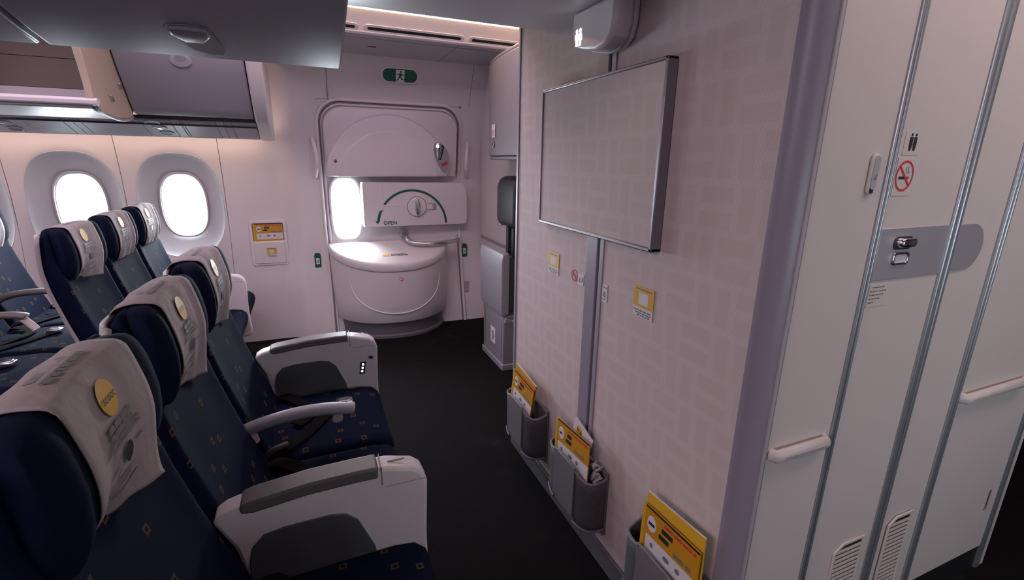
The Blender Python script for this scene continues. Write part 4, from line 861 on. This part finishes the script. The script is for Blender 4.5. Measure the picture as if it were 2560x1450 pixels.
    if print_text:
        cu = bpy.data.curves.new('t', 'FONT'); cu.body = 'scoot'; cu.size = .020; cu.align_x = 'CENTER'; cu.align_y = 'CENTER'; cu.resolution_u = 2; to = bpy.data.objects.new('t', cu); COL.objects.link(to)
        me = bpy.data.meshes.new_from_object(to.evaluated_get(bpy.context.evaluated_depsgraph_get())); link('logo_lettering', [onf(q.co.x, 1.062+q.co.y, .0065) for q in me.vertices], [tuple(p.vertices) for p in me.polygons], 'print_black', c, smooth=0)
        bpy.data.objects.remove(to); bpy.data.curves.remove(cu)
    def rows(name, rr, th, mat):
        vv, ff = [], []
        for z, a0, a1 in rr:
            y = a0
            while y < a1-.004:
                w = min(rnd.uniform(1.2, 3.5)*th, a1-y); i = len(vv); vv += [onf(y, z, .006), onf(y+w, z, .006), onf(y+w, z+th, .006), onf(y, z+th, .006)]; ff.append((i, i+1, i+2, i+3)); y += w+th*.35
        o = link(name, vv, ff, mat, c, smooth=0); o['kind'] = 'stuff'
    rows('heading_print', [(1.018, -.045, .045), (1.0065, -.045, .045)], .0095, 'print_grey'); rows('text_print', [(.998, -.055, .06), (.990, -.06, .065)], .0050, 'print_grey')
    rows('text_print', [(.955, -.06, -.035), (.965, .035, .06), (.932, -.03, .03), (.922, -.02, .02), (.905, -.05, .05)], .0045, 'print_grey')
    decal('printed_picture', ell(.0, .966, .017, .017, 16), 'print_black', .007)
    vv, ff = [], []
    for xx_, a0, a1 in ((-.072, -.05, .05), (-.050, -.062, .062)):
        y = a0
        while y < a1-.004:
            w = min(rnd.uniform(.008, .022), a1-y); i = len(vv); zt = lambda x: float(np.interp(x, [-.075, -.045, -.016], [1.112, 1.117, 1.113]))+.0035
            vv += [G(xx_+wing(y)*.2, y, zt(xx_)), G(xx_+wing(y)*.2, y+w, zt(xx_)), G(xx_+.012+wing(y)*.2, y+w, zt(xx_+.012)), G(xx_+.012+wing(y)*.2, y, zt(xx_+.012))]; ff.append((i, i+1, i+2, i+3)); y += w+.003
    o = link('top_print', vv, ff, 'print_grey', c, smooth=0); o['kind'] = 'stuff'
    return t
GN, GF, GRR, GC = 'centre seats of the front row', 'window side seats by the exit', 'window side seats of the row behind', 'white headrest covers'
XN = -.31
make_seat(XN, .845, 'navy seat nearest the camera in the lower left corner', 'white printed headrest cover nearest the camera, lower left', GN, GC, arms=(('fat', .585), ('fat', 1.087)), seed=3, droop=(.05, .05))
make_seat(XN, 1.33, 'navy seat between the wide white armrest and the thin armrest', 'white printed headrest cover on the middle seat of the front row', GN, GC, arms=(('thin', 1.567),), seed=5, droop=(.03, .06))
make_seat(XN, 1.805, 'navy seat of the front row closest to the far aisle', 'white printed headrest cover on the front row seat by the far aisle', GN, GC, arms=(('fatctl', 2.062),), seed=8, droop=(.03, .05))
XF = -.965
make_seat(XF, 2.75, 'navy window side seat beside the aisle, one row back', 'printed headrest cover on the aisle seat of the window side row', GF, GC, arms=(('fat', 2.505), ('thin', 2.995)), seed=11, print_text=False, droop=(.02, .03))
make_seat(XF, 3.24, 'navy window side seat in the middle of its row', 'printed headrest cover on the middle seat of the window side row', GF, GC, arms=(('fat', 3.487),), seed=12, print_text=False)
make_seat(XF, 3.725, 'navy window seat with brightly lit headrest under the windows', 'brightly lit headrest cover on the seat next to the window', GF, GC, seed=14, print_text=False)
XR = -1.735
make_seat(XR, 3.70, 'daylit blue window seat of the row behind at the left edge', 'headrest cover at the left edge on the window seat behind', GRR, GC, recl=.0, arms=(('dark', 3.46),), seed=21, print_text=False)
make_seat(XR, 3.22, 'blue middle seat of the row behind with dark armrests', 'headrest cover on the middle seat of the row behind', GRR, GC, recl=.05, arms=(('dark', 2.975),), seed=22, print_text=False)
make_seat(XR, 2.74, 'blue aisle seat of the row behind, low at the left edge', 'headrest cover on the aisle seat of the row behind', GRR, GC, recl=.05, seed=23, print_text=False)
